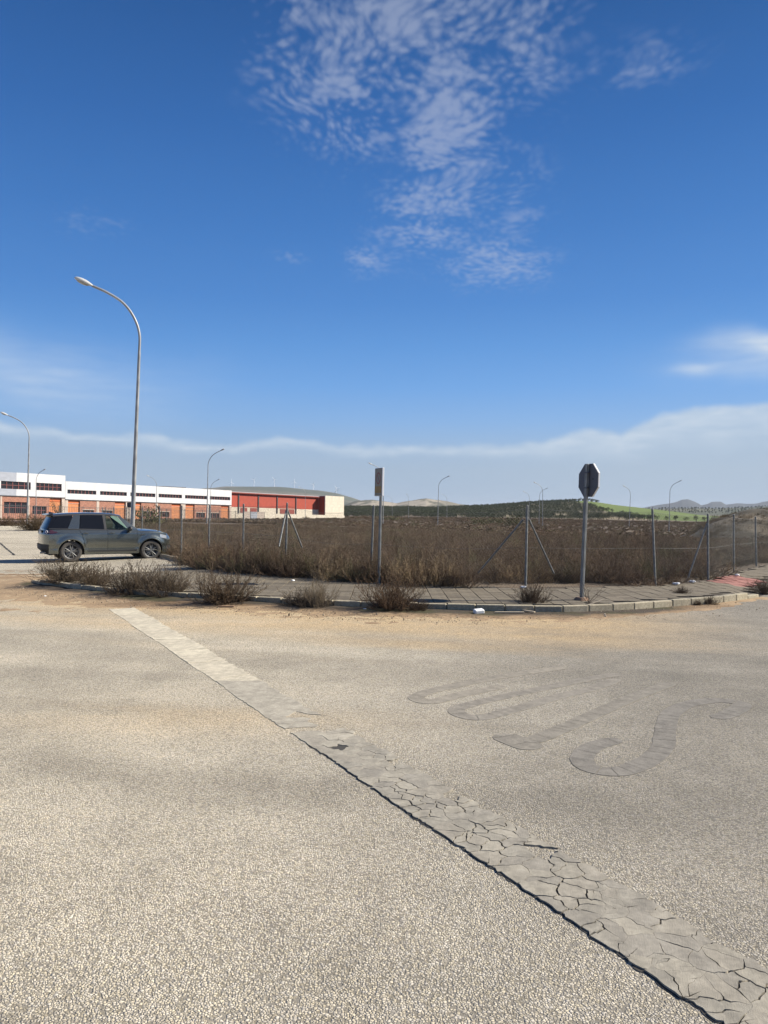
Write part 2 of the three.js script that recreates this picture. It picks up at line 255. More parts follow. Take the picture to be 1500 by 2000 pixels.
// sand and earth drifted against the kerb; its ragged rim is where it dips under the road surface
{
  const x0 = -14, x1 = 10, d0 = 11, d1 = 27, s = 0.05, nx = Math.round((x1 - x0) / s), nd = Math.round((d1 - d0) / s), g = new Geo(), gv = new Geo();
  const base = resample(kerbLine, 0.6), mem = new Map();
  const hgt = (x, d) => {
    const dk = lineDist(kerbLine, x, d), inP = onPave(x, d);
    const st = fbm(x * 0.28 + 9, d * 1.6, 4), f = fbm(x * 5, d * 5, 3), q = fbm(x * 0.9 + 3, d * 0.9, 3);
    const reach = curve([[-14, 5.5], [-9, 4], [-6, 1.9], [-2, 1.3], [2, 1.0], [4, 0.6], [7.5, 0.25], [10, 0.1]], x);
    let h = 0.022 * (1 - dk / reach) + 0.03 * (st - 0.55) + 0.026 * (f - 0.5);
    const verge = clamp((0.95 - dk) * 1.4 + (q - 0.5) * 1.4) * sstep(7, 4.2, x) * sstep(-9.5, -7.5, x);
    h += 0.03 * verge * (0.5 + f);
    h = Math.min(h, curve([[-1, 0.05], [2, 0.028], [5, 0.012]], x));
    if (inP && dk > 0.05) h = -0.05;
    return [h, verge, st, f, q];
  };
  const id = new Int32Array((nx + 1) * (nd + 1)).fill(-1), H = new Float32Array((nx + 1) * (nd + 1)), X = [];
  for (let j = 0; j <= nd; j++) for (let i = 0; i <= nx; i++) { const x = x0 + i * s, d = d0 + j * s, k = j * (nx + 1) + i; if (lineDist(kerbLine, x, d) > 7 && x > -9) { H[k] = -1; continue; } const a = hgt(x, d); H[k] = a[0]; X[k] = a; }
  const get = k => {
    if (id[k] < 0) {
      const i = k % (nx + 1), j = (k - i) / (nx + 1), x = x0 + i * s, d = d0 + j * s, [h, verge, st, f, q] = X[k] ?? [-0.05, 0, 0.5, 0.5, 0.5];
      const sand = [lerp(0.40, 0.56, f), lerp(0.275, 0.40, f), lerp(0.155, 0.235, f)], rust = [0.21, 0.125, 0.062], earth = [0.085, 0.062, 0.040], moss = [0.075, 0.066, 0.022];
      let c = sand.map((v, n) => lerp(v, rust[n], clamp(sstep(0.52, 0.72, st) * 0.55 + verge * 0.5)));
      const m = sstep(0.45, 0.62, fbm(x * 1.7, d * 1.7 + 20, 3)) * sstep(0.35, 0.8, verge);
      c = c.map((v, n) => lerp(v, lerp(earth[n], moss[n], m), sstep(0.35, 0.85, verge + (f - 0.5) * 0.5)));
      id[k] = g.v(x, roadY(x, d) + h, -d, x / 0.5, d / 0.5, c);
    }
    return id[k];
  };
  for (let j = 0; j < nd; j++) for (let i = 0; i < nx; i++) { const a = j * (nx + 1) + i, b = a + 1, c = a + nx + 2, e = a + nx + 1; if (Math.max(H[a], H[b], H[c], H[e]) > -0.004 && Math.min(H[a], H[b], H[c], H[e]) > -0.4) g.quad(get(a), get(b), get(c), get(e)); }
  struct('sand_drift', g.build(), mSand);
}
// road joint on the side street
{
  const a = xd(onGround(0, 1061)), b = xd(onGround(36, 1091)), ux = b[0] - a[0], ud = b[1] - a[1], L = Math.hypot(ux, ud), g = new Geo();
  seed(77);
  const N = 60; let prev;
  for (let k = 0; k <= N; k++) { const t = k / N * 1.0 - 0.4, x = a[0] + ux * t * 1.4 + (rnd() - 0.5) * 0.05, d = a[1] + ud * t * 1.4, w = 0.035 + 0.03 * rnd(); const i = g.v(x - w, roadY(x, d) + 0.005, -d), j = g.v(x + w, roadY(x, d) + 0.005, -d); if (prev) g.quad(prev[0], prev[1], j, i); prev = [i, j]; }
  struct('road_joint', g.build(), M(0.03, 0.028, 0.025, 1));
}

// ------------------------------------------------------------------ worn stop line: cracked plates standing proud of the road
const plateBump = tex(512, (i, j) => { const v = 0.45 * h2(i, j + 5) + 0.55 * pvn(i / 16, j / 16, 32, 4); return [v, v, v]; }, false);
const plateCol = tex(512, (i, j) => { const v = 0.90 + 0.12 * (h2(i + 3, j) - 0.5) + 0.14 * (pvn(i / 32, j / 32, 16, 6) - 0.5) + 0.10 * (pvn(i / 8, j / 8, 64, 2) - 0.5); return [v, v * 0.99, v * 0.97]; }, true);
const plateMat = (r, g, b) => new THREE.MeshStandardMaterial({ color: new THREE.Color().setRGB(r, g, b), map: plateCol, bumpMap: plateBump, bumpScale: 0.003, roughness: 0.95, side: THREE.DoubleSide });
{
  const plates = [plateMat(0.355, 0.33, 0.28), plateMat(0.335, 0.315, 0.27), plateMat(0.375, 0.35, 0.295), plateMat(0.32, 0.30, 0.26), plateMat(0.60, 0.55, 0.44), plateMat(0.64, 0.59, 0.47), plateMat(0.43, 0.40, 0.335)];
  const A = onGround(212, 1190), B = onGround(1400, 2000), dir = V(B.x - A.x, 0, B.z - A.z), L0 = dir.length(), ext = 1.3; dir.normalize();
  const side = V(-dir.z, 0, dir.x), W = 0.43;                   // side points to the right-hand edge of the line
  const to = (u, v, y) => V(A.x + dir.x * u + side.x * v * sgn, 0, A.z + dir.z * u + side.z * v * sgn);
  const sgn = side.x > 0 ? 1 : -1;
  const line = struct('stop_line');
  const base = new Geo();
  seed(41);
  const L = L0 + ext, pts = [];
  for (let u = 0; u < L;) { const far = u < 7.3, c = far ? 0.38 : (u < 8.6 ? 0.15 : 0.078) * rr(0.6, 1.5); const n = far ? 1 : u < 8.6 ? 2 : 2 + Math.floor(rnd() * 4); for (let k = 0; k < n; k++) pts.push([u + rr(-0.4, 0.4) * c, (k + 0.5 + rr(-0.36, 0.36)) / n * W]); u += c; }
  const jag = (u, v) => [u + 0.09 * (fbm(u * 11, v * 11, 3) - 0.5) + 0.022 * (vn(u * 42, v * 42) - 0.5), v + 0.07 * (fbm(u * 11 + 50, v * 11, 3) - 0.5) * sstep(0, 0.06, v) + 0.022 * (vn(u * 42 + 9, v * 42) - 0.5) + 0.04 * (fbm(u * 1.3, 3, 2) - 0.5)];
  pts.forEach((p, n) => {
    let poly = [[Math.max(0, p[0] - 0.7), 0], [Math.min(L, p[0] + 0.7), 0], [Math.min(L, p[0] + 0.7), W], [Math.max(0, p[0] - 0.7), W]];
    for (const q of pts) { if (q === p || Math.abs(q[0] - p[0]) > 1.2) continue; const mx = (p[0] + q[0]) / 2, my = (p[1] + q[1]) / 2, nx = q[0] - p[0], ny = q[1] - p[1]; const out = []; for (let i = 0; i < poly.length; i++) { const a = poly[i], b = poly[(i + 1) % poly.length], da = (a[0] - mx) * nx + (a[1] - my) * ny, db = (b[0] - mx) * nx + (b[1] - my) * ny; if (da <= 0) out.push(a); if (da * db < 0) { const t = da / (da - db); out.push([lerp(a[0], b[0], t), lerp(a[1], b[1], t)]); } } poly = out; if (!poly.length) return; }
    if (poly.length < 3) return;
    if (p[0] > 7.3 && p[1] > W * 0.72 && rnd() < 0.10) return;
    const worn = Math.exp(-Math.pow((p[0] - 7.9) / 0.45, 2));
    if (rnd() < worn * 0.5) return;
    const far = p[0] < 7.7, gap = far ? 0.0006 : (p[0] < 9.4 ? 0.0028 : 0.0056) * rr(0.6, 1.2);
    // fine outline, bent by one noise field so that neighbours still fit, then drawn in by half the crack
    let ring = [];
    for (let i = 0; i < poly.length; i++) { const a = poly[i], b = poly[(i + 1) % poly.length], m = Math.max(1, Math.ceil(Math.hypot(b[0] - a[0], b[1] - a[1]) / 0.022)); for (let k = 0; k < m; k++) ring.push(jag(lerp(a[0], b[0], k / m), lerp(a[1], b[1], k / m))); }
    let cu = 0, cv = 0; for (const q of ring) { cu += q[0]; cv += q[1]; } cu /= ring.length; cv /= ring.length;
    ring = ring.map(q => { const l = Math.hypot(q[0] - cu, q[1] - cv), open = q[1] < 0.02 ? 1 : 0.12 + 0.88 * sstep(0.34, 0.52, fbm(q[0] * 6 + 3, q[1] * 6, 2)), t = Math.max(0, 1 - gap * open / l); return [cu + (q[0] - cu) * t, cv + (q[1] - cv) * t]; });
    const g = new Geo(), top = lerp(0.0035, 0.0095, sstep(7.8, 9.2, p[0])) + rr(-0.001, 0.001), tx = rr(-0.009, 0.009), tv = rr(-0.009, 0.009), c0 = to(cu, cv);
    const y = q => roadY(to(q[0], q[1]).x, -to(q[0], q[1]).z) + top + (q[0] - cu) * tx + (q[1] - cv) * tv;
    const ci = g.v(c0.x, y([cu, cv]), c0.z, cu, cv);
    const idx = ring.map(q => { const w = to(q[0], q[1]); return g.v(w.x, y(q), w.z, q[0], q[1]); });
    const lo = ring.map(q => { const w = to(q[0], q[1]); return [g.v(w.x, y(q), w.z, q[0], q[1]), g.v(w.x, roadY(w.x, -w.z) - 0.01, w.z, q[0], q[1])]; });
    for (let i = 0; i < ring.length; i++) { const k = (i + 1) % ring.length; g.tri(ci, idx[i], idx[k]); g.quad(lo[i][0], lo[i][1], lo[k][1], lo[k][0]); }
    part('plate', g.build(), rnd() < sstep(8.0, 5.6, p[0]) ? plates[rnd() < 0.6 ? 4 : 5] : far || worn > 0.25 ? plates[6] : plates[Math.floor(rnd() * (p[0] < 9 ? 3 : 4))], line);
  });
  // dark bed seen in the cracks, and the open joint along the edge nearest the camera
  let prev; const N = 220;
  for (let k = 0; k <= N; k++) { const u = 8.5 + (L - 8.5) * k / N, e = 0.001 + 0.016 * vn(u * 14, 2) * vn(u * 3, 8), a = to(u, jag(u, 0)[1] - e), b = to(u, W * 0.62 + (jag(u, W)[1] - W)); const i = base.v(a.x, roadY(a.x, -a.z) + 0.003, a.z), j = base.v(b.x, roadY(b.x, -b.z) + 0.003, b.z); if (prev) base.quad(prev[0], prev[1], j, i); prev = [i, j]; }
  part('crack_bed', base.build(), M(0.045, 0.042, 0.038, 1), line);
}
// worn STOP lettering, laid for drivers coming out of the street on the right
{
  const strokes = [
    ['letter_p', [[[1105, 1303], [1000, 1318], [905, 1336], [835, 1352], [812, 1363], [835, 1371], [905, 1356], [985, 1340]]], 0.16],
    ['letter_o', [[[1210, 1316], [1150, 1326], [1060, 1345], [960, 1366], [892, 1386], [905, 1398], [935, 1402], [1000, 1387], [1090, 1361], [1160, 1344], [1206, 1326]]], 0.15],
    ['letter_t', [[[976, 1434], [1010, 1449], [1052, 1463]], [[1030, 1450], [1075, 1434], [1150, 1401], [1230, 1365], [1312, 1334]]], 0.16],
    ['letter_s', [[[1208, 1444], [1165, 1456], [1138, 1477], [1150, 1500], [1200, 1508], [1255, 1492], [1292, 1462], [1300, 1425], [1312, 1393], [1350, 1374], [1405, 1368], [1446, 1374], [1432, 1391], [1396, 1403]]], 0.165]];
  const mark = struct('stop_lettering');
  const mats = [plateMat(0.31, 0.285, 0.24), plateMat(0.28, 0.26, 0.225), plateMat(0.265, 0.247, 0.213), plateMat(0.225, 0.212, 0.19)];
  strokes.forEach(([n, lines, w], si) => {
    const g = new Geo();
    lines.forEach((l, li) => {
      const cr = new THREE.CatmullRomCurve3(l.map(q => onGround(q[0], q[1])), false, 'centripetal'), len = cr.getLength(), N = Math.ceil(len / 0.035);
      let prev, nextCrack = 0.06, gone = false;
      for (let k = 0; k <= N; k++) {
        const t = k / N, p = cr.getPointAt(t), tg = cr.getTangentAt(t), s = V(-tg.z, 0, tg.x), at = t * len;
        const round = Math.sqrt(clamp(Math.min(at, len - at) / (w * 0.5))), ww = (lines.length === 2 && !li ? w * 0.75 : w * 0.5) * (0.35 + 0.65 * round);
        const y = 0.0028 + 0.0015 * li, bend = rr(-0.012, 0.012);
        const ring = (off, skew) => [[ww, -0.004], [ww, y], [-ww, y], [-ww, -0.004]].map(([o, yy]) => { const q = p.clone().addScaledVector(s, o + 0.02 * (fbm(p.x * 14 + o * 90, p.z * 14, 3) - 0.5)).addScaledVector(tg, off + Math.sign(o) * skew); return g.v(q.x, yy, q.z, q.x, q.z); });
        const cut = at > nextCrack, h = ring(0, cut ? bend : 0);
        if (prev && !(gone && t > 0.55)) for (let i = 0; i < 3; i++) g.quad(prev[i], prev[i + 1], h[i + 1], h[i]);
        prev = h;
        if (cut) gone = false;
        if (cut) { nextCrack = at + rr(0.06, 0.2); prev = ring(rr(0.003, 0.007), bend); }
      }
    });
    part(n, g.build(true), mats[si], mark);
  });
}

// ------------------------------------------------------------------ pavement and kerbs
const PAVE = 0.12, slabBump = gritBump;
{
  const paveY = (x, d) => { const fl = lineDist(flush, x, d), rl = lineDist([rampLine[0], rampLine[1], rampLine[2]], x, d); return roadY(x, d) + PAVE * sstep(0, 0.9, fl) * (x > kEnd[0] - 0.6 ? 0.3 + 0.7 * sstep(0, 1.0, rl) : 1); };
  const pave = struct('pavement');
  const g = new Geo(), s = 0.1;
  const mBed = new THREE.MeshStandardMaterial({ map: gritCol, bumpMap: gritBump, bumpScale: 0.003, roughness: 1, color: new THREE.Color().setRGB(0.115, 0.092, 0.066), side: THREE.DoubleSide });
  for (let x = -45; x < 22; x += s) for (let d = 12; d < 80; d += s) { if (Math.abs(x) > d * 0.62 + 2 || !onPave(x + s / 2, d + s / 2) || (d < 22 && lineDist(kerbLine, x + s / 2, d + s / 2) < 0.075)) continue; const o = [[x, d], [x + s, d], [x + s, d + s], [x, d + s]].map(([a, b]) => g.v(a, paveY(a, b) - 0.022, -b, a, b)); g.quad(o[0], o[1], o[2], o[3]); }
  part('bedding', g.build(), mBed, pave);
  const mats = [[0.23, 0.192, 0.134], [0.20, 0.166, 0.115], [0.245, 0.205, 0.146], [0.18, 0.148, 0.104], [0.215, 0.182, 0.13]].map(c => new THREE.MeshStandardMaterial({ map: gritCol, bumpMap: gritBump, bumpScale: 0.0025, roughness: 0.95, color: new THREE.Color().setRGB(...c) }));
  const red = [[0.40, 0.16, 0.125], [0.34, 0.135, 0.105], [0.45, 0.20, 0.16]].map(c => new THREE.MeshStandardMaterial({ map: gritCol, bumpMap: gritBump, bumpScale: 0.0025, roughness: 0.9, color: new THREE.Color().setRGB(...c) }));
  const T = 0.3, gap = 0.010, list = [];
  seed(5);
  const redPoly = [[1392, 1137], [1424, 1124], [1510, 1131], [1510, 1146], [1470, 1145]].map(q => xd(onGround(q[0], q[1], 0.1)));
  for (let ix = -140; ix < 60; ix++) for (let id = 40; id < 120; id++) {
    const x = (ix + 0.5) * T, d = (id + 0.5) * T;
    if (!onPave(x, d) || lineDist(kerbLine, x, d) < T * 0.62 || (d > 30)) continue;
    let ok = true; for (const [a, b] of [[-1, -1], [1, -1], [1, 1], [-1, 1]]) if (!onPave(x + a * T * 0.5, d + b * T * 0.5) || lineDist(kerbLine, x + a * T / 2, d + b * T / 2) < 0.14) ok = false;
    if (!ok) continue;
    list.push([x, d]);
  }
  const isR = q => inside(redPoly, q[0], q[1]) ? -1000 : 0;
  list.sort((a, b) => isR(a) - isR(b) + (a[1] + Math.max(0, Math.abs(a[0]) - 0.5 * a[1]) * 20) - (b[1] + Math.max(0, Math.abs(b[0]) - 0.5 * b[1]) * 20));
  const boxes = [0, 1, 2].map(() => { const b = new RoundedBoxGeometry(T - gap, 0.04, T - gap, 1, 0.005); const uv = b.attributes.uv, p = b.attributes.position; for (let k = 0; k < uv.count; k++) uv.setXY(k, p.getX(k) * 1.5 + rnd() * 0, p.getZ(k) * 1.5); return b; });
  const rest = [];
  list.forEach(([x, d], n) => {
    const isRed = inside(redPoly, x, d), y = paveY(x, d) - 0.02 + rr(-0.0035, 0.0035), e = 0.2;
    const tiltX = (paveY(x, d + e) - paveY(x, d - e)) / (2 * e), tiltZ = (paveY(x + e, d) - paveY(x - e, d)) / (2 * e);
    if (n < 296) {
      const m = part(isRed ? 'tactile_tile' : 'paving_slab', boxes[n % 3], isRed ? red[Math.floor(rnd() * 3)] : mats[Math.floor(rnd() * 5)], pave);
      m.position.set(x, y, -d); m.rotation.set(tiltX + rr(-0.008, 0.008), rr(-0.01, 0.01), tiltZ + rr(-0.008, 0.008));
    } else { const b = boxes[0].clone(); b.applyMatrix4(new THREE.Matrix4().compose(V(x, y, -d), new THREE.Quaternion().setFromEuler(new THREE.Euler(tiltX, 0, tiltZ)), V(1, 1, 1))); rest.push(b); }
  });
  if (rest.length) { const m = part('far_slabs', mergeGeometries(rest), mats[0], pave); m.userData.kind = 'stuff'; }
  // kerb stones
  const kerb = struct('kerb');
  const km = [[0.54, 0.475, 0.335], [0.49, 0.43, 0.31], [0.57, 0.50, 0.36], [0.46, 0.41, 0.30]].map(c => new THREE.MeshStandardMaterial({ map: gritCol, bumpMap: gritBump, bumpScale: 0.003, roughness: 0.95, color: new THREE.Color().setRGB(...c) }));
  const stoneRow = (line, len, inward, y0, onto, from = 0) => {
    const q = resample(line, len);
    for (let k = from; k < q.length - 1; k++) {
      const [ax, ad] = q[k], [bx, bd] = q[k + 1], L = Math.hypot(bx - ax, bd - ad), b = new RoundedBoxGeometry(L - 0.014, 0.26, 0.13, 2, 0.018);
      const uv = b.attributes.uv, p = b.attributes.position; for (let i = 0; i < uv.count; i++) uv.setXY(i, p.getX(i) * 2 + k * 0.37, (p.getY(i) + p.getZ(i)) * 2);
      const m = part('kerb_stone', b, km[Math.floor(rnd() * 4)], onto), x = (ax + bx) / 2, d = (ad + bd) / 2, nx = -(bd - ad) / L * inward, nd = (bx - ax) / L * inward;
      m.position.set(x + nx * 0.065, paveY(x + nx * 0.2, d + nd * 0.2) + y0 - 0.13 + rr(-0.007, 0.007), -(d + nd * 0.065)); m.rotation.set(rr(-0.002, 0.002), Math.atan2(bd - ad, bx - ax), rr(-0.008, 0.008));
    }
  };
  seed(8);
  stoneRow(kerbLine, 0.5, 1, 0.012, kerb);
  const kerb2 = struct('side_street_kerb');
  stoneRow(sideKerb.slice(0, 6), 1.0, -1, 0.012, kerb2);
  // kerb across the far end of the side street
  const far = struct('far_kerb'), fa = xd(onGround(-120, 1020)), fy = roadY(fa[0], 80);
  for (let k = 0; k < 30; k++) { const x = -70 + k * 1.6; if (inField(x, 83)) continue; const m = part('kerb_stone', new RoundedBoxGeometry(1.58, 0.34, 0.25, 1, 0.02), km[k % 4], far); m.position.set(x, fy + 0.1, -85.6); }
  const fp = new Geo(); fp.box(-75, fEnd[0] + 2, fy - 0.4, fy + 0.22, -92, -85.75);
  struct('far_pavement', fp.build(true), new THREE.MeshStandardMaterial({ map: gritCol, color: new THREE.Color().setRGB(0.45, 0.33, 0.27), roughness: 1 }));
}

// ------------------------------------------------------------------ metal
const galv = tex(256, (i, j) => { const v = 0.72 + 0.14 * (pvn(i / 16, j / 16, 16, 2) - 0.5) + 0.16 * (h2(i, j) - 0.5) + 0.2 * (pvn(i / 64, j / 8, 4, 9) - 0.5); return [v, v, v]; }, true);
const mGalv = new THREE.MeshStandardMaterial({ map: galv, color: new THREE.Color().setRGB(0.44, 0.455, 0.44), roughness: 0.6, metalness: 0.3 });
const mPaintedPole = new THREE.MeshStandardMaterial({ map: galv, color: new THREE.Color().setRGB(0.70, 0.71, 0.70), roughness: 0.5, metalness: 0.25 });
const mWire = M(0.13, 0.13, 0.115, 0.8);
const mDarkPlate = M(0.10, 0.105, 0.12, 0.6, { metalness: 0.3 });
function pole(a, b, ra, rb, n = 14) { const L = a.distanceTo(b), g = new THREE.CylinderGeometry(rb, ra, L, n, 6); g.translate(0, L / 2, 0); const q = new THREE.Quaternion().setFromUnitVectors(V(0, 1, 0), b.clone().sub(a).normalize()); g.applyQuaternion(q); g.translate(a.x, a.y, a.z); return g; }
// ------------------------------------------------------------------ chain-link fence
const fence = thing('chain_link_fence', 'rusty grey chain-link fence with leaning steel posts round the brown scrub field', 'fence');
{
  const feet = [], tops = [];
  postSpec.forEach((s, n) => {
    const [x, d] = fenceLine[n], y = landY(x, d) - 0.15, f = V(x, y, -d), t = atDepth(s[1], s[2], d), top = V(t.x, Math.min(t.y, landY(x, d) + 1.95), -d + rr(-0.02, 0.02));
    feet.push(f); tops.push(top);
    const p = part('post', pole(f, top, 0.026, 0.025, 10), mGalv, fence);
    const c = new THREE.SphereGeometry(0.028, 10, 6); c.scale(1, 0.7, 1); c.translate(top.x, top.y, top.z); part('cap', c, mGalv, p);
  });
  const brace = (n, pxT, pyT, px, py, dd) => { const d = fenceLine[n][1], a = atDepth(pxT, pyT, d + 0.02), q = atDepth(px, py, d + dd), dir = q.clone().sub(a), end = a.clone().addScaledVector(dir, 1.08); part('brace', pole(end, a, 0.021, 0.021, 8), mGalv, fence); };
  brace(5, 1022, 1015, 940, 1112, 0.5); brace(5, 1033, 1014, 1078, 1112, 0.5); brace(7, 559, 997, 546, 1062, -0.5); brace(7, 562, 997, 588, 1064, 0.4); brace(3, 1381, 1022, 1342, 1134, -0.3);
  seed(15);
  for (let n = 0; n < feet.length - 1; n++) {
    const A = feet[n], B = feet[n + 1], TA = tops[n], TB = tops[n + 1], L = A.distanceTo(B), H = 1.72, g = new Geo(), step = n > 8 ? 0.16 : 0.0707, r = n > 8 ? 0.0026 : 0.0018;
    const sag = n === 5 ? 0.22 : n === 6 ? 0.3 : 0.05;
    const at = (s, t) => { const u = s / L, q = t / H; const lo = A.clone().lerp(B, u), hi = TA.clone().lerp(TB, u); lo.y += 0.16; hi.y -= 0.06 + sag * 4 * u * (1 - u) * 0.5; const p = lo.lerp(hi, q), bel = 0.05 * Math.sin(Math.PI * q) * Math.sin(Math.PI * u) + 0.02 * (vn(s * 1.3 + n * 9, t * 1.7) - 0.5); p.z += bel; return p; };
    for (let c = -L; c < H; c += step) { const s0 = Math.max(0, -c), s1 = Math.min(L, H - c), m = Math.max(1, Math.ceil((s1 - s0) / 0.5)); for (let k = 0; k < m; k++) { const a = lerp(s0, s1, k / m), b = lerp(s0, s1, (k + 1) / m); if (b - a > 0.01) g.tube(at(a, a + c), at(b, b + c), r, r, 3); } }
    for (let c = 0; c < H + L; c += step) { const s0 = Math.max(0, c - H), s1 = Math.min(L, c), m = Math.max(1, Math.ceil((s1 - s0) / 0.5)); for (let k = 0; k < m; k++) { const a = lerp(s0, s1, k / m), b = lerp(s0, s1, (k + 1) / m); if (b - a > 0.01) g.tube(at(a, c - a), at(b, c - b), r, r, 3); } }
    part('wire_mesh', g.build(), mWire, fence);
    for (const t of [0.02, 0.55, 1.0]) { const w = new Geo(); for (let k = 0; k < 8; k++) w.tube(at(L * k / 8, H * t), at(L * (k + 1) / 8, H * t), 0.0024, 0.0024, 4); part('tension_wire', w.build(), mGalv, fence); }
  }
}

// ------------------------------------------------------------------ road signs
{
  const s = thing('stop_sign', 'octagonal stop sign seen from its dark back on a square steel post', 'sign');
  const foot = onGround(1136, 1172, PAVE), d = -foot.z, top = atDepth(1147, 906, d);
  const up = top.clone().sub(foot), L = up.length(), q = new THREE.Quaternion().setFromUnitVectors(V(0, 1, 0), up.clone().normalize());
    s.position.copy(foot); s.quaternion.copy(q).multiply(new THREE.Quaternion().setFromAxisAngle(V(0, 1, 0), -71 * Math.PI / 180));
  const pg = new RoundedBoxGeometry(0.08, L + 0.1, 0.05, 2, 0.008); pg.translate(0, L / 2 - 0.05, 0); part('post', pg, mGalv, s);
  const oct = r => { const sh = new THREE.Shape(); for (let k = 0; k < 8; k++) { const a = (k + 0.5) * Math.PI / 4; sh[k ? 'lineTo' : 'moveTo'](Math.cos(a) * r, Math.sin(a) * r); } sh.closePath(); return sh; };
  const R = 0.3 / Math.cos(Math.PI / 8), yc = L - 0.30;
  const plate = new THREE.ExtrudeGeometry(oct(R), { depth: 0.035, bevelEnabled: true, bevelThickness: 0.004, bevelSize: 0.004, bevelSegments: 2 }); plate.translate(0, yc, -0.068);
  const pm = part('plate', plate, mDarkPlate, s);
  const edge = new THREE.ExtrudeGeometry((() => { const o = oct(R + 0.006); o.holes.push(oct(R - 0.012)); return o; })(), { depth: 0.03, bevelEnabled: false }); edge.translate(0, yc, -0.076); part('rim', edge, M(0.8, 0.8, 0.8, 0.4), pm);
  const fr = new THREE.ExtrudeGeometry(oct(R - 0.03), { depth: 0.003, bevelEnabled: false }); fr.translate(0, yc, -0.078); part('face', fr, M(0.45, 0.02, 0.02, 0.35), pm);
  for (const dy of [-0.14, 0.14]) { const c = new RoundedBoxGeometry(0.13, 0.03, 0.062, 1, 0.004); c.translate(0, yc + dy, 0.002); part('clamp', c, mDarkPlate, s); }
  const bt = new RoundedBoxGeometry(0.05, 0.015, 0.004, 1, 0.001); bt.translate(0.16, yc + 0.02, -0.028); part('sticker', bt, M(0.03, 0.03, 0.035), s);
  const fp = new THREE.CylinderGeometry(0.11, 0.15, 0.06, 9); fp.translate(0, 0.02, 0); part('footing', fp, M(0.23, 0.15, 0.10, 1), s);
}
{
  const s = thing('no_parking_sign', 'tall narrow sign with a red no-parking ring over a yellow panel on a steel post', 'sign');
  const foot = onGround(740, 1140, PAVE), d = -foot.z, top = atDepth(745, 914, d), up = top.clone().sub(foot), L = up.length();
  s.position.copy(foot); s.quaternion.setFromUnitVectors(V(0, 1, 0), up.clone().normalize()).multiply(new THREE.Quaternion().setFromAxisAngle(V(0, 1, 0), -67 * Math.PI / 180));
  const pg = new RoundedBoxGeometry(0.08, L - 0.1, 0.04, 2, 0.006); pg.translate(0, (L - 0.1) / 2 - 0.05, 0); part('post', pg, mGalv, s);
  const cv = document.createElement('canvas'); cv.width = 256; cv.height = 384; const c = cv.getContext('2d');
  c.fillStyle = '#7d7565'; c.fillRect(0, 0, 256, 384); c.strokeStyle = '#7e3328'; c.lineWidth = 20; c.beginPath(); c.arc(128, 140, 74, 0, 7); c.stroke();
  c.fillStyle = '#78715f'; c.beginPath(); c.arc(128, 140, 64, 0, 7); c.fill(); c.strokeStyle = '#7e3328'; c.lineWidth = 16; c.beginPath(); c.moveTo(84, 92); c.lineTo(172, 188); c.stroke();
  c.lineWidth = 9; c.strokeStyle = '#55607e'; c.beginPath(); c.moveTo(98, 176); c.lineTo(98, 118); c.moveTo(158, 104); c.lineTo(158, 164); c.stroke();
  c.fillStyle = '#8f6a14'; c.fillRect(10, 252, 236, 92); c.fillStyle = '#8d6a1a'; for (let k = 0; k < 3; k++) c.fillRect(40, 268 + k * 22, 150 + (k % 2) * 26, 9);
  const t = new THREE.CanvasTexture(cv); t.colorSpace = THREE.SRGBColorSpace;
  const W = 0.42, H = 0.62, yc = L - H / 2;
  const bx = new RoundedBoxGeometry(W, H, 0.045, 2, 0.008); bx.translate(0, yc, 0.042); const p = part('panel', bx, M(0.72, 0.73, 0.75, 0.45), s);
  const fg = new THREE.PlaneGeometry(W - 0.02, H - 0.02); fg.translate(0, yc, 0.0675); part('face', fg, new THREE.MeshStandardMaterial({ map: t, roughness: 0.45 }), p);
}
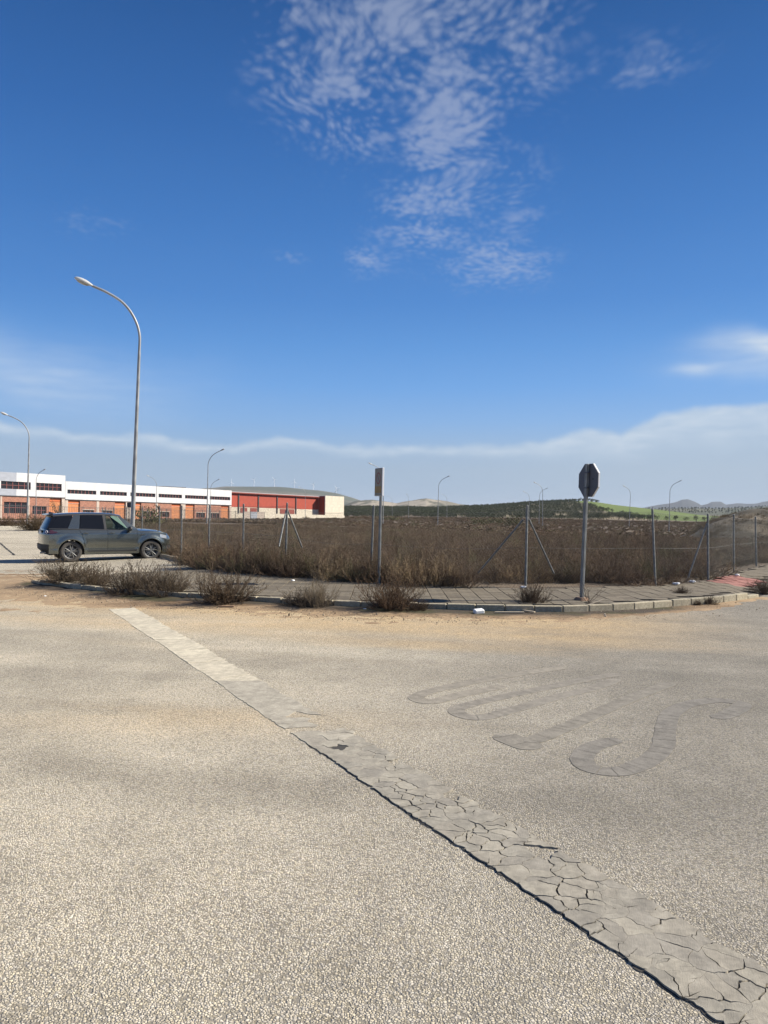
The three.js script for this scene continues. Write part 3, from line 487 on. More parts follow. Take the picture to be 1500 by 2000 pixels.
// ------------------------------------------------------------------ street lamps
function lamp(label, pxBase, pxTop, pyHead, d, side, armYaw, o = {}) {
  const bx = atDepth(pxBase, 1010, d).x, gy = o.gy ?? landY(bx, d), s = thing('street_lamp', label, 'street lamp', 'street lamps');
  const head = atDepth(pxTop, pyHead, d), H = head.y - gy, foot = V(bx, gy - 0.1, -d);
  s.position.set(bx, gy, -d);
  const lean = (head.x - bx), arm = o.arm ?? H * 0.235, k = H / 11;
  const ca = Math.cos(armYaw) * side, sa = Math.sin(armYaw);
  const pt = (out, y) => V(lean * y / H + out * ca, y, out * sa);
  const yB = H - 0.245 * H, n = o.n ?? 12;
  // straight tapered shaft then a bow
  part('shaft', pole(V(0, -0.1, 0), pt(0, yB), 0.1 * k, 0.058 * k, n), mPaintedPole, s);
  const cr = new THREE.CatmullRomCurve3([pt(0, yB - 0.05), pt(0.01 * arm, yB + 0.07 * H), pt(0.10 * arm, yB + 0.125 * H), pt(0.30 * arm, yB + 0.182 * H), pt(0.6 * arm, yB + 0.222 * H), pt(0.86 * arm, yB + 0.245 * H)]);
  part('arm', new THREE.TubeGeometry(cr, 26, 0.052 * k, Math.max(6, n - 4)), mPaintedPole, s);
  // luminaire: flattened body, lens below
  const hl = 0.86 * k, e = cr.getPointAt(1), tg = cr.getTangentAt(1), hb = new THREE.SphereGeometry(0.5, 16, 10), pa = hb.attributes.position;
  for (let i = 0; i < pa.count; i++) { let x = pa.getX(i), y = pa.getY(i), z = pa.getZ(i); const w = 0.62 + 0.38 * sstep(-0.5, 0.1, x); y *= y < 0 ? 0.55 : 1; pa.setXYZ(i, Math.sign(x) * Math.pow(Math.abs(x) * 2, 0.8) / 2 * hl, y * 0.25 * k * w, z * 0.36 * k * w); }
  hb.computeVertexNormals();
  const q = new THREE.Quaternion().setFromRotationMatrix(new THREE.Matrix4().makeBasis(tg, V(0, 0, 0).copy(tg).cross(V(0, 1, 0)).cross(tg).normalize(), tg.clone().cross(V(0, 0, 0).copy(tg).cross(V(0, 1, 0)).cross(tg).normalize())));
  hb.applyQuaternion(q); hb.translate(e.x + tg.x * hl * 0.42, e.y + tg.y * hl * 0.42, e.z + tg.z * hl * 0.42);
  const hd = part('lamp_head', hb, mLampHead, s);
  if (!o.small) {
    const le = new THREE.SphereGeometry(0.5, 14, 8); le.scale(hl * 0.62, 0.13 * k, 0.29 * k); le.applyQuaternion(q); le.translate(e.x + tg.x * hl * 0.50, e.y + tg.y * hl * 0.5 - 0.055 * k, e.z + tg.z * hl * 0.5); part('lens', le, M(0.35, 0.34, 0.30, 0.25), hd);
    const bp = new THREE.BoxGeometry(0.4 * k, 0.03, 0.4 * k); bp.translate(0, 0.02, 0); part('base_plate', bp, mGalv, s);
    const hdoor = new RoundedBoxGeometry(0.09, 0.4, 0.02, 1, 0.005); hdoor.translate(0.01, 0.9, 0.098 * k); part('access_door', hdoor, mGalv, s);
  }
  return s;
}
const mLampHead = M(0.5, 0.5, 0.48, 0.45);
lamp('tall street lamp with bowed arm behind the parked car', 257, 277, 562, 31.8, -1, 0.1, { gy: roadY(-10.3, 31.8) + 0.1, arm: 2.3, n: 18 });
lamp('street lamp at the far end of the side street, leftmost in view', 53, 58, 812, 76, -1, 0.1, { gy: -0.1, arm: 2.4 });
const far = [
  ['thin far street lamp rising before the grey end of the white building', 70, 71, 919, 180, 1, 0.15, 1.9],
  ['thin far street lamp with drooping head beside the white building windows', 64, 67, 932, 200, -1, 0.2, 1.9],
  ['thin far street lamp above the white building roof right of the car', 306, 306, 931, 190, -1, 0.2, 2.0],
  ['street lamp with arm to the right standing in the scrub before the white building', 404, 407, 881, 95, 1, 0.3, 1.9],
  ['small far street lamp just right of the lamp before the white building', 411, 412, 938, 186, 1, 0.2, 1.9],
  ['faint far street lamp before the red wall of the warehouse', 596, 597, 952, 235, -1, 0.3, 2.0],
  ['street lamp mostly hidden behind the no-parking sign', 748, 750, 908, 135, -1, 0.3, 2.5],
  ['tiny far street lamp just right of the no-parking sign', 766, 766, 969, 300, -1, 0.2, 2.2],
  ['tiny far street lamp before the pale rocky hill', 798, 798, 966, 295, -1, 1.2, 2],
  ['street lamp with arm to the right in the middle of the field', 855, 857, 932, 170, 1, 0.3, 2.1],
  ['tiny far street lamp right of the one in mid field', 873, 873, 966, 297, -1, 0.3, 2],
  ['far street lamp behind the braced fence post', 1033, 1034, 961, 250, -1, 0.3, 2],
  ['nearer lamp, arm to the left, of the pair left of the stop sign', 1060, 1060, 944, 183, -1, 0.3, 2.1],
  ['thinner lamp, arm to the right, of the pair left of the stop sign', 1053, 1054, 955, 214, 1, 0.3, 1.9],
  ['street lamp with arm to the left before the green field', 1229, 1232, 951, 208, -1, 0.3, 2.1],
  ['street lamp with arm to the right before the blue mountains', 1307, 1309, 941, 170, 1, 0.3, 2],
  ['small far street lamp beyond the cream end wall of the warehouse', 652, 652, 957, 330, 1, 0.2, 2.2]];
for (const [l, a, b, c, d, s, yaw, arm] of far) lamp(l, a, b, c, d, s, yaw, { arm, n: 7, small: true });

// ------------------------------------------------------------------ dry shrubs
function bushGeo(sd, o) {                                      // radius about 0.5, height about 0.55 before scaling
  seed(sd);
  const g = new Geo(), tone = () => { const t = rr(0.65, 1.3), w = rnd(); return [0.160 * t * lerp(1, 1.05, w), 0.124 * t, 0.084 * t * lerp(1.1, 0.85, w)]; };
  const twig = (p, dir, len, r, segs, lvl, bend) => {
    const c = tone(); let q = p.clone(); const d = dir.clone();
    for (let k = 0; k < segs; k++) {
      const n = q.clone().addScaledVector(d, len / segs);
      const r0 = lerp(r, o.minR, k / segs), r1 = lerp(r, o.minR, (k + 1) / segs);
      g.tube(q, n, r0, r1, 3, c);
      if (lvl > 0 && k > 0) for (let m = 0; m < o.kids; m++) {
        const kd = d.clone().add(V(rr(-1, 1), rr(-0.35, 0.9), rr(-1, 1)).multiplyScalar(0.75)).normalize();
        twig(q.clone().lerp(n, rnd()), kd, len * rr(0.22, 0.5), r0 * 0.6, lvl > 1 ? 3 : 2, lvl - 1, bend);
      }
      if (lvl <= 1) for (let m = 0; m < o.leaf; m++) { const a = q.clone().lerp(n, rnd()), s = o.leafSize * rr(0.5, 1.3), b = V(rr(-1, 1), rr(-0.4, 1), rr(-1, 1)).multiplyScalar(s), e = V(rr(-1, 1), rr(-1, 1), rr(-1, 1)).multiplyScalar(s * 0.5), cc = tone().map(v => v * 1.12); const i = g.v(a.x, a.y, a.z, 0, 0, cc); g.v(a.x + b.x, a.y + b.y, a.z + b.z, 0, 0, cc); g.v(a.x + e.x, a.y + e.y, a.z + e.z, 0, 0, cc); g.tri(i, i + 1, i + 2); }
      q = n; d.add(V(rr(-0.45, 0.45), bend * rr(0.3, 1.0), rr(-0.45, 0.45)).multiplyScalar(0.6)).normalize();
    }
  };
  for (let k = 0; k < o.stems; k++) {
    const a = rnd() * 2 * Math.PI, e = Math.acos(1 - rnd() * o.spread), d = V(Math.sin(e) * Math.cos(a), Math.max(0.06, Math.cos(e)), Math.sin(e) * Math.sin(a)).normalize();
    twig(V(rr(-0.10, 0.10), -0.03, rr(-0.10, 0.10)), d, rr(0.28, 0.66), o.r, 5, 2, o.bend * rr(0.3, 1.6));
  }
  return g.build();
}
const mBush = new THREE.MeshStandardMaterial({ vertexColors: true, roughness: 1, side: THREE.DoubleSide });
const tintMat = (r, g, b) => new THREE.MeshStandardMaterial({ vertexColors: true, roughness: 1, side: THREE.DoubleSide, color: new THREE.Color().setRGB(r, g, b) });
const fineBush = [1, 2, 3, 4].map(k => bushGeo(100 + k, { stems: 30, kids: 2, leaf: 2, leafSize: 0.016, spread: 0.97, r: 0.0065, minR: 0.0016, bend: 0.5 }));
const denseBush = [1, 2, 3, 4].map(k => bushGeo(150 + k, { stems: 84, kids: 2, leaf: 3, leafSize: 0.016, spread: 1.0, r: 0.006, minR: 0.0015, bend: 0.32 }));
const midBush = [1, 2, 3].map(k => bushGeo(200 + k, { stems: 22, kids: 1, leaf: 4, leafSize: 0.030, spread: 0.95, r: 0.008, minR: 0.003, bend: 0.5 }));
const farBush = [1, 2].map(k => bushGeo(300 + k, { stems: 10, kids: 1, leaf: 4, leafSize: 0.10, spread: 0.95, r: 0.012, minR: 0.006, bend: 0.4 }));
console.log('bush triangles', fineBush[0].index.count / 3, midBush[0].index.count / 3, farBush[0].index.count / 3);
{
  // shrubs growing out of the kerb line, one by one: [px, py of base, width m, height m, variant, tint, label]
  const list = [
    [128, 1146, 1.35, 0.72, 0, [1, 1, 1], 'leftmost dry brown shrub below the rear of the parked car'],
    [186, 1152, 0.95, 0.60, 1, [1.05, 1.0, 0.95], 'dry brown shrub below the rear wheel, touching the leftmost shrub'],
    [258, 1163, 1.25, 0.82, 2, [0.95, 0.92, 0.9], 'bushy dry shrub below the middle of the parked car'],
    [322, 1167, 1.15, 0.80, 3, [1, 0.97, 0.95], 'dry shrub below the front wheel of the parked car'],
    [440, 1181, 1.30, 0.86, 1, [1, 0.92, 0.85], 'round spiky dry shrub alone at the left bend of the kerb'],
    [590, 1186, 0.85, 0.42, 2, [0.9, 0.9, 0.95], 'low dark tangle of twigs beside the pale dead shrub'],
    [622, 1189, 0.6, 0.66, 3, [1.8, 1.9, 1.95], 'pale grey dead shrub at the kerb'],
    [762, 1193, 1.18, 0.82, 0, [1.1, 0.93, 0.82], 'reddish brown dome-shaped shrub below the no-parking sign'],
    [815, 1196, 0.5, 0.3, 1, [0.9, 0.8, 0.75], 'small twiggy offshoot right of the dome-shaped shrub'],
    [1038, 1189, 0.62, 0.48, 2, [0.95, 0.85, 0.8], 'small dark shrub on the kerb left of the stop sign'],
    [1330, 1170, 0.33, 0.2, 3, [0.9, 0.8, 0.8], 'little weed on the pavement right of the stop sign'],
    [1385, 1181, 0.36, 0.22, 0, [0.9, 0.8, 0.8], 'larger of the dark weeds at the foot of the right kerb'],
    [1362, 1183, 0.2, 0.16, 1, [0.9, 0.8, 0.8], 'smaller dark weed at the foot of the right kerb'],
    [1494, 1160, 0.7, 0.42, 2, [0.8, 0.75, 0.72], 'dry shrub past the end of the right kerb at the photo edge'],
    [368, 1103, 1.0, 0.65, 3, [1.0, 0.92, 0.88], 'dry shrub on the side street kerb before the car bonnet'],
    [404, 1110, 1.0, 0.55, 0, [0.95, 0.9, 0.86], 'dry shrub on the side street kerb right of the car'],
    [72, 1036, 4.2, 1.7, 1, [1.1, 1.0, 0.8], 'greyish shrub behind the rear window of the parked car'],
    [14, 1027, 3.2, 1.1, 2, [0.8, 0.62, 0.55], 'low dark shrub at the far kerb on the left edge']];
  seed(61);
  for (const [px, py, w, h, v, t, label] of list) {
    const p = onGround(px, py, py < 1100 && py > 1060 ? 0.08 : 0), b = lone('dry_shrub', denseBush[v], tintMat(...t.map(v => v * 0.62)), label, 'shrub', 'dry shrubs along the kerb');
    b.position.set(p.x, p.y + (onPave(p.x, -p.z) && lineDist(kerbLine, p.x, -p.z) > 0.2 ? PAVE - 0.02 : 0.0), p.z); b.rotation.y = rr(0, 6.28); b.scale.set(w * 0.92, h * 1.25, w * 0.92);
  }
  // bare twig beside the stop sign
  const tw = new Geo(), p0 = onGround(1150, 1176, PAVE); seed(9);
  for (let k = 0; k < 9; k++) { let q = V(rr(-0.03, 0.03), -0.02, rr(-0.03, 0.03)), d = V(rr(-0.9, 1.1), rr(0.5, 1.1), rr(-0.5, 0.5)).normalize(); for (let s = 0; s < 5; s++) { const n = q.clone().addScaledVector(d, rr(0.05, 0.09)); tw.tube(q, n, 0.005 - s * 0.0007, 0.0045 - s * 0.0007, 4); if (s > 1) { const e = n.clone().add(V(rr(-0.08, 0.08), rr(0.02, 0.09), rr(-0.06, 0.06))); tw.tube(n, e, 0.0025, 0.0012, 3); } q = n; d.add(V(rr(-0.3, 0.3), rr(-0.1, 0.25), rr(-0.3, 0.3))).normalize(); } }
  const t = lone('bare_twigs', tw.build(), M(0.09, 0.065, 0.05, 1), 'thin bare twigs sprouting from the kerb beside the stop sign post', 'twigs'); t.position.copy(p0);
}
function scatter(name, geos, spots, mat) {
  geos.forEach((geo, v) => {
    const sub = spots.filter((_, k) => k % geos.length === v), im = new THREE.InstancedMesh(geo, mat, sub.length), m = new THREE.Matrix4(), c = new THREE.Color();
    sub.forEach((s, k) => { m.compose(V(s[0], s[1], -s[2]), new THREE.Quaternion().setFromEuler(new THREE.Euler(s[6] ?? 0, s[3], s[7] ?? 0)), V(s[4], s[5], s[4])); im.setMatrixAt(k, m); const t = s[8]; c.setRGB(t[0], t[1], t[2]); im.setColorAt(k, c); });
    im.name = numbered(name); im.castShadow = im.receiveShadow = true; im.userData.kind = 'stuff'; im.userData.label = 'brown dry scrub covering the fenced field'; im.userData.category = 'scrub'; scene.add(im);
  });
}
{
  seed(21);
  const near = [], mid = [], far = [];
  const tint = (k = 1) => { const t = rr(0.7, 1.35) * k, w = rnd(), s = rnd(); return s < 0.12 ? [t * 1.35, t * 1.3, t * 1.15] : s < 0.22 ? [t * 0.85, t * 0.98, t * 0.75] : [t * 1.02, t * lerp(0.88, 1.0, w), t * lerp(0.8, 1.0, w)]; };
  // in front of the fence on the left, leaning over the pavement
  const front = [[372, 1104], [410, 1112], [500, 1124], [600, 1131], [700, 1138], [830, 1146], [930, 1150]].map(q => xd(onGround(q[0], q[1], PAVE)));
  for (const q of resample(front, 0.28)) for (let k = 0; k < 2; k++) { const x = q[0] + rr(-0.2, 0.3), d = q[1] + 0.32 + k * 0.45 + rr(-0.1, 0.25); near.push([x, Math.max(landY(x, d), roadY(x, d) + 0.09), d, rr(0, 6.28), rr(0.9, 1.35), rr(0.8, 1.25), rr(-0.15, 0.1), rr(-0.15, 0.15), tint()]); }
  for (let d = 14; d < 62; d += 0.5) for (let x = -34; x < 34; x += 0.5) {
    if (Math.abs(x) > d * 0.56 + 1 || !inField(x, d)) continue;
    const dist = lineDist(fenceExt, x, d), left = x < fenceLine[5][0] ? 1 : 0;
    if (dist > 9) continue;
    const right = x > fenceLine[3][0], open = fbm(x * 0.3, d * 0.3, 2);
    if (rnd() < (dist < 5.5 ? 0.2 : 0.5) || open < 0.33) continue;
    const xx = x + rr(-0.25, 0.25), dd = d + rr(-0.25, 0.25); if (!inField(xx, dd)) continue;
    const h = (dist < 0.35 && !left ? 0.8 : 1) * rr(0.7, 1.2) * (0.35 + 1.25 * open);
    near.push([xx, landY(xx, dd) - 0.02, dd, rr(0, 6.28), rr(0.9, 1.5), h, rr(-0.12, 0.12), rr(-0.12, 0.12), tint()]);
  }
  for (let d = 16; d < 80; d += 0.62) for (let x = -50; x < 50; x += 0.62) {
    if (Math.abs(x) > d * 0.56 + 1 || !inField(x, d)) continue;
    const dist = lineDist(fenceExt, x, d); if (dist < 8 || dist > 40) continue;
    const o = fbm(x * 0.12 + 4, d * 0.12, 3); if (rnd() < 0.28 + 0.9 * Math.max(0, 0.5 - o)) continue;
    const xx = x + rr(-0.4, 0.4), dd = d + rr(-0.4, 0.4); if (!inField(xx, dd)) continue;
    mid.push([xx, landY(xx, dd) - 0.03, dd, rr(0, 6.28), rr(0.9, 1.6), rr(0.35, 0.75) * (0.5 + 0.9 * o), 0, 0, tint()]);
  }
  for (let d = 50; d < 345; d += d < 120 ? 1.1 : 2.2) for (let x = -180; x < 180; x += d < 120 ? 1.1 : 2) {
    if (Math.abs(x) > d * 0.55 + 2 || !inField(x, d)) continue;
    const dist = lineDist(fenceExt, x, d); if (dist < 38) continue;
    const o = fbm(x * 0.06 + 14, d * 0.1, 3); if (rnd() < 0.25 + 1.2 * Math.max(0, 0.5 - o)) continue;
    const xx = x + rr(-0.8, 0.8), dd = d + rr(-0.8, 0.8); if (!inField(xx, dd)) continue;
    const big = rnd() < 0.02 ? 1.8 : 1;
    far.push([xx, landY(xx, dd) - 0.03, dd, rr(0, 6.28), rr(1.1, 2.2) * big, rr(0.4, 0.8) * big, 0, 0, tint()]);
  }
  console.log('scrub', near.length, mid.length, far.length);
  scatter('fence_scrub', fineBush, near, mBush); scatter('field_scrub', midBush, mid, mBush); scatter('far_scrub', farBush, far, mBush);
}

// ------------------------------------------------------------------ warehouses
const brickTex = tex(256, (i, j) => { const r = Math.floor(j / 16), u = (i + (r % 2) * 16) % 32, m = u < 2 || j % 16 < 2, b = h2(Math.floor((i + (r % 2) * 16) / 32) % 8 + 50, r); const v = m ? 0.80 : 0.66 + 0.2 * b; return [v, v * (m ? 0.95 : 0.9), v * (m ? 0.9 : 0.84)]; }, true);
const clad = tex(256, (i, j) => { const v = 0.90 + 0.06 * (pvn(i / 32, j / 32, 8, 3) - 0.5) + 0.03 * (h2(i, j) - 0.5) - (j % 64 < 2 ? 0.10 : 0); return [v, v, v]; }, true);
const rib = tex(256, (i, j) => { const v = 0.86 + 0.10 * (i % 16 < 3 ? -1 : 0) + 0.06 * (pvn(i / 32, j / 32, 8, 5) - 0.5); return [v, v, v]; }, true);
const tm = (t, r, g, b, s, rough = 0.8) => { const q = t.clone(); q.repeat.set(s, s); q.needsUpdate = true; return new THREE.MeshStandardMaterial({ map: q, color: new THREE.Color().setRGB(r, g, b), roughness: rough, side: THREE.DoubleSide }); };
const mWhite = tm(clad, 0.80, 0.80, 0.80, 0.25, 0.6), mGreyC = tm(clad, 0.45, 0.48, 0.54, 0.25, 0.6), mBrick = tm(brickTex, 0.62, 0.36, 0.28, 0.5), mPier = tm(clad, 0.66, 0.55, 0.46, 0.3), mOrange = tm(rib, 0.80, 0.20, 0.055, 0.25, 0.6), mOrange2 = tm(rib, 0.84, 0.32, 0.12, 0.25, 0.6), mRed = tm(rib, 0.50, 0.072, 0.034, 0.2, 0.6), mRedDark = M(0.24, 0.05, 0.035, 0.7), mCream = tm(clad, 0.78, 0.70, 0.56, 0.25, 0.85), mGlassDark = M(0.022, 0.022, 0.026, 0.15), mMull = M(0.30, 0.10, 0.09, 0.6), mRoofS = M(0.42, 0.44, 0.46, 0.7), mDarkMetal = M(0.05, 0.05, 0.055, 0.6);
const bldBasis = new THREE.Matrix4().makeBasis(V(0.6, 0, -0.8), V(0, 1, 0), V(0.8, 0, 0.6)).setPosition(-80, 0, -193);
const slope = new THREE.Matrix4().set(1, 0, 0, 0, -0.0164, 1, 0, 0, 0, 0, 1, 0, 0, 0, 0, 1);   // the site falls away along the frontage
const bb = (t0, t1, y0, y1, n0, n1) => { const g = new Geo(); g.box(t0, t1, y0, y1, n0, n1); return g.build(true).applyMatrix4(slope); };
function windowPart(parent, t0, t1, y0, y1, n, bars, rows = 0) {
  const w = part('window', bb(t0, t1, y0, y1, n - 0.45, n - 0.3), mGlassDark, parent), m = [];
  for (let k = 0; k <= bars; k++) { const t = lerp(t0 + 0.04, t1 - 0.04, k / bars); m.push(bb(t - 0.05, t + 0.05, y0 + 0.002, y1 - 0.002, n - 0.298, n - 0.2)); }
  for (let k = 1; k <= rows; k++) { const y = lerp(y0, y1, k / (rows + 1)); m.push(bb(t0 + 0.1, t1 - 0.1, y - 0.04, y + 0.04, n - 0.297, n - 0.24)); }
  part('mullions', mergeGeometries(m), mMull, w);
}
{
  const b = thing('white_warehouse', 'long white clad warehouse over salmon brick with orange roller doors and strip windows', 'building');
  b.applyMatrix4(bldBasis);
  const L = 55, n = 6, w = L / n, base = -5, T = 7.98, B = 3.5, y0 = 4.95, y1 = 5.93;
  part('roof', bb(-0.0, L - 0.2, T - 0.7, T - 0.5, -30, -0.4), mRoofS, b);
  part('rear_wall', bb(0.3, L - 0.3, base, T - 0.72, -30, -29.6), mWhite, b);
  part('side_wall', bb(L - 0.32, L - 0.02, base, T - 0.72, -29.5, -0.7), mWhite, b);
  part('parapet', bb(0, L, y1, T, -0.4, 0), mWhite, b);
  part('sill_band', bb(0, L, B, y0, -0.4, 0), mWhite, b);
  part('drip_edge', bb(0, L, B - 0.18, B - 0.002, -0.3, 0.05), mDarkMetal, b);
  for (let i = 0; i < n; i++) {
    const a = i * w, door = i % 2 === 0;
    part('upper_pier', bb(a, a + 0.55, y0 + 0.002, y1 - 0.002, -0.4, -0.003), mWhite, b);
    part('upper_pier', bb(a + w - 0.55, a + w - 0.002, y0 + 0.002, y1 - 0.002, -0.4, -0.003), mWhite, b);
    windowPart(b, a + 0.55, a + w - 0.55, y0 + 0.01, y1 - 0.01, 0, 8);
    const d0 = door ? a + 0.8 : a + w - 4.1, d1 = door ? a + 4.1 : a + w - 0.8, k0 = door ? a + 4.1 : a + 0.4, k1 = door ? a + w - 0.4 : a + w - 4.1;
    const dr = part('roller_door', bb(d0 + 0.03, d1 - 0.03, base, B - 1.1, -0.55, -0.4), mOrange2, b);
    part('door_header', bb(d0 + 0.03, d1 - 0.03, B - 1.0, B - 0.2, -0.55, -0.38), mOrange, b);
    part('door_rail', bb(d0 + 0.03, d1 - 0.03, B - 1.09, B - 1.005, -0.5, -0.3), mPier, b);
    part('pier', bb(door ? a : a + w - 0.78, door ? a + 0.78 : a + w, base, B - 0.2, -0.5, -0.05), mPier, b);
    part('pier', bb(door ? a + w - 0.38 : a, door ? a + w : a + 0.38, base, B - 0.2, -0.5, -0.05), mPier, b);
    const win0 = k0 + 0.75, win1 = k1 - 0.75;
    part('brick_wall', bb(k0, k1, 0.9, B - 0.2, -0.5, -0.1), mBrick, b);
    part('brick_wall', bb(k0, k1, base, -0.55, -0.5, -0.1), mBrick, b);
    part('brick_wall', bb(k0, win0, -0.548, 0.898, -0.5, -0.1), mBrick, b);
    part('brick_wall', bb(win1, k1, -0.548, 0.898, -0.5, -0.1), mBrick, b);
    windowPart(b, win0, win1, -0.54, 0.89, -0.1, 4);
    part('lintel', bb(win0 - 0.2, win1 + 0.2, 0.92, 1.1, -0.099, -0.04), mPier, b);
  }
  const rt = bb(36, 44, T - 0.45, T + 0.55, -12, -8); part('roof_plant', rt, mDarkMetal, b);
}
{
  const b = thing('office_block', 'taller white and grey office end of the warehouse with two window bands', 'building');
  b.applyMatrix4(bldBasis);
  const base = -5, T = 9.4, B = 3.9, y0 = 5.45, y1 = 7.25, a0 = -34, sp = -12.5;
  part('roof', bb(a0, -0.1, T - 0.6, T - 0.4, -30, -0.5), mRoofS, b);
  part('side_wall', bb(-0.45, -0.05, base, T - 0.65, -30, -0.5), mWhite, b); part('side_wall', bb(a0, a0 + 0.4, base, T - 0.65, -29.6, -0.502), mGreyC, b); part('rear_wall', bb(a0, -0.05, base, T - 0.65, -30.1, -29.7), mGreyC, b);
  part('parapet', bb(sp, -0.05, y1, T, -0.5, 0), mWhite, b); part('parapet', bb(a0, sp - 0.01, y1, T - 0.03, -0.5, 0.02), mGreyC, b);
  part('sill_band', bb(sp, -0.05, B, y0, -0.5, 0), mWhite, b); part('sill_band', bb(a0, sp - 0.01, B, y0, -0.5, 0.02), mGreyC, b);
  const cuts = [a0, -17.4, -16.6, -9.0, -8.0, -0.5];
  for (const [p, q] of [[-17.4, -16.2], [-9.0, -7.7], [-1.0, -0.05]]) part('upper_pier', bb(p, q, y0 + 0.002, y1 - 0.002, -0.5, -0.003), mWhite, b);
  windowPart(b, a0, -17.4, y0 + 0.01, y1 - 0.01, 0, 12, 1); windowPart(b, -16.2, -9.0, y0 + 0.01, y1 - 0.01, 0, 5, 1); windowPart(b, -7.7, -1.0, y0 + 0.01, y1 - 0.01, 0, 6, 1);
  part('drip_edge', bb(a0, -0.05, B - 0.2, B - 0.002, -0.3, 0.05), mDarkMetal, b);
  // brick storey with a big and a small window and an orange door at the right
  part('brick_wall', bb(a0, -15.4, base, B - 0.22, -0.5, -0.1), mBrick, b);
  part('brick_wall', bb(-15.4, -9.7, 2.4, B - 0.22, -0.5, -0.1), mBrick, b); part('brick_wall', bb(-15.4, -9.7, base, -0.3, -0.5, -0.1), mBrick, b);
  windowPart(b, -15.4, -9.7, -0.29, 2.39, -0.1, 4, 1);
  part('brick_wall', bb(-9.7, -8.5, base, B - 0.22, -0.5, -0.1), mBrick, b);
  part('brick_wall', bb(-8.5, -4.9, 1.5, B - 0.22, -0.5, -0.1), mBrick, b); part('brick_wall', bb(-8.5, -4.9, base, -0.4, -0.5, -0.1), mBrick, b);
  windowPart(b, -8.5, -4.9, -0.39, 1.49, -0.1, 3, 1);
  part('brick_wall', bb(-4.9, -4.1, base, B - 0.22, -0.5, -0.1), mBrick, b);
  for (const t of [-16.3, -9.6]) part('pier', bb(t, t + 0.4, base, B - 0.24, -0.098, -0.04), mPier, b);
  part('roller_door', bb(-4.05, -0.9, base, B - 1.2, -0.6, -0.42), mOrange2, b); part('door_header', bb(-4.05, -0.9, B - 1.1, B - 0.22, -0.6, -0.4), mOrange, b);
  part('pier', bb(-0.88, -0.06, base, B - 0.22, -0.5, -0.06), mPier, b);
}
{
  const b = thing('red_warehouse', 'red clad warehouse with cream base and cream end wall beside the white one', 'building');
  b.applyMatrix4(bldBasis);
  const a0 = 55.1, a1 = 96.7, T = 7.6, R = 3.0, base = -5, N = -1.5;
  part('red_wall', bb(a0, a1, R, T - 0.35, N - 0.4, N), mRed, b);
  part('eaves', bb(a0, a1 + 0.2, T - 0.33, T, N - 0.4, N + 0.7), mRedDark, b);
  part('roof', bb(a0, a1 + 8, T + 0.01, T + 0.15, N - 30, N + 0.5), mRoofS, b);
  part('base_wall', bb(a0, a1, base, R - 0.002, N - 0.42, N - 0.02), mCream, b);
  for (const t of [59, 67.5, 76, 85]) part('downpipe', bb(t, t + 0.38, R - 1.9, T - 0.36, N + 0.003, N + 0.22), mDarkMetal, b);
  for (const t of [60, 64.2, 77.6, 81.6]) part('vent_panel', bb(t, t + 2.9, R - 1.75, R - 0.15, N - 0.01, N + 0.06), mRedDark, b);
  // projecting end bay
  part('bay_side', bb(a1, a1 + 0.3, base, T + 0.2, N + 0.01, N + 2.9), mRed, b);
  part('end_wall', bb(a1, a1 + 10.2, base, T + 0.35, N + 2.9, N + 3.25), mCream, b);
  part('bay_roof', bb(a1, a1 + 10, T + 0.16, T + 0.28, N - 6, N + 2.88), mRoofS, b);
  part('bay_far_side', bb(a1 + 9.9, a1 + 10.2, base, T + 0.1, N - 6, N + 2.89), mCream, b);
  const w = thing('perimeter_wall', 'low cream perimeter wall with slim joints before the red warehouse', 'wall'); w.applyMatrix4(bldBasis);
  for (let k = 0; k < 8; k++) part('wall_panel', bb(64 + k * 4.9, 64 + k * 4.9 + 4.8, base, 1.15 - 0.002 * (k % 2), 5, 5.2), mCream, w);
  const gt = thing('yard_gate', 'grey sliding gate left of the cream perimeter wall', 'gate'); gt.applyMatrix4(bldBasis);
  for (let k = 0; k < 3; k++) part('gate_panel', bb(55 + k * 3, 57.9 + k * 3, base, 1.6, 5, 5.12), k % 2 ? mGreyC : mPier, gt);
}
{
  const f = thing('railing_fence', 'dark thin-barred railing fence before the white warehouse', 'fence'); f.applyMatrix4(bldBasis);
  const mB = M(0.10, 0.10, 0.10, 0.7);
  for (let k = 0; k < 15; k++) { const t = -38 + k * 5.6; part('post', bb(t - 0.06, t + 0.06, -4, 1.55, 24, 24.12), mB, f); const m = []; for (let i = 1; i < 14; i++) m.push(bb(t + i * 0.4 - 0.022, t + i * 0.4 + 0.022, -4, 1.4, 24.02, 24.06)); const q = part('bars', mergeGeometries(m), mB, f); q.userData.kind = 'stuff'; part('rail', bb(t + 0.06, t + 5.54, 1.3, 1.37, 24.0, 24.018), mB, f); }
}
{
  const s = thing('small_black_sign', 'small black square sign on a thin post behind the car roof', 'sign'), p = atDepth(252, 1000, 60); s.position.set(p.x, landY(p.x, 60), -60);
  part('post', pole(V(0, -0.1, 0), V(0, 2.0, 0), 0.03, 0.03, 8), mDarkMetal, s); const g = new RoundedBoxGeometry(0.32, 0.4, 0.06, 1, 0.01); g.translate(0, 2.0, 0); part('plate', g, mDarkMetal, s);
}
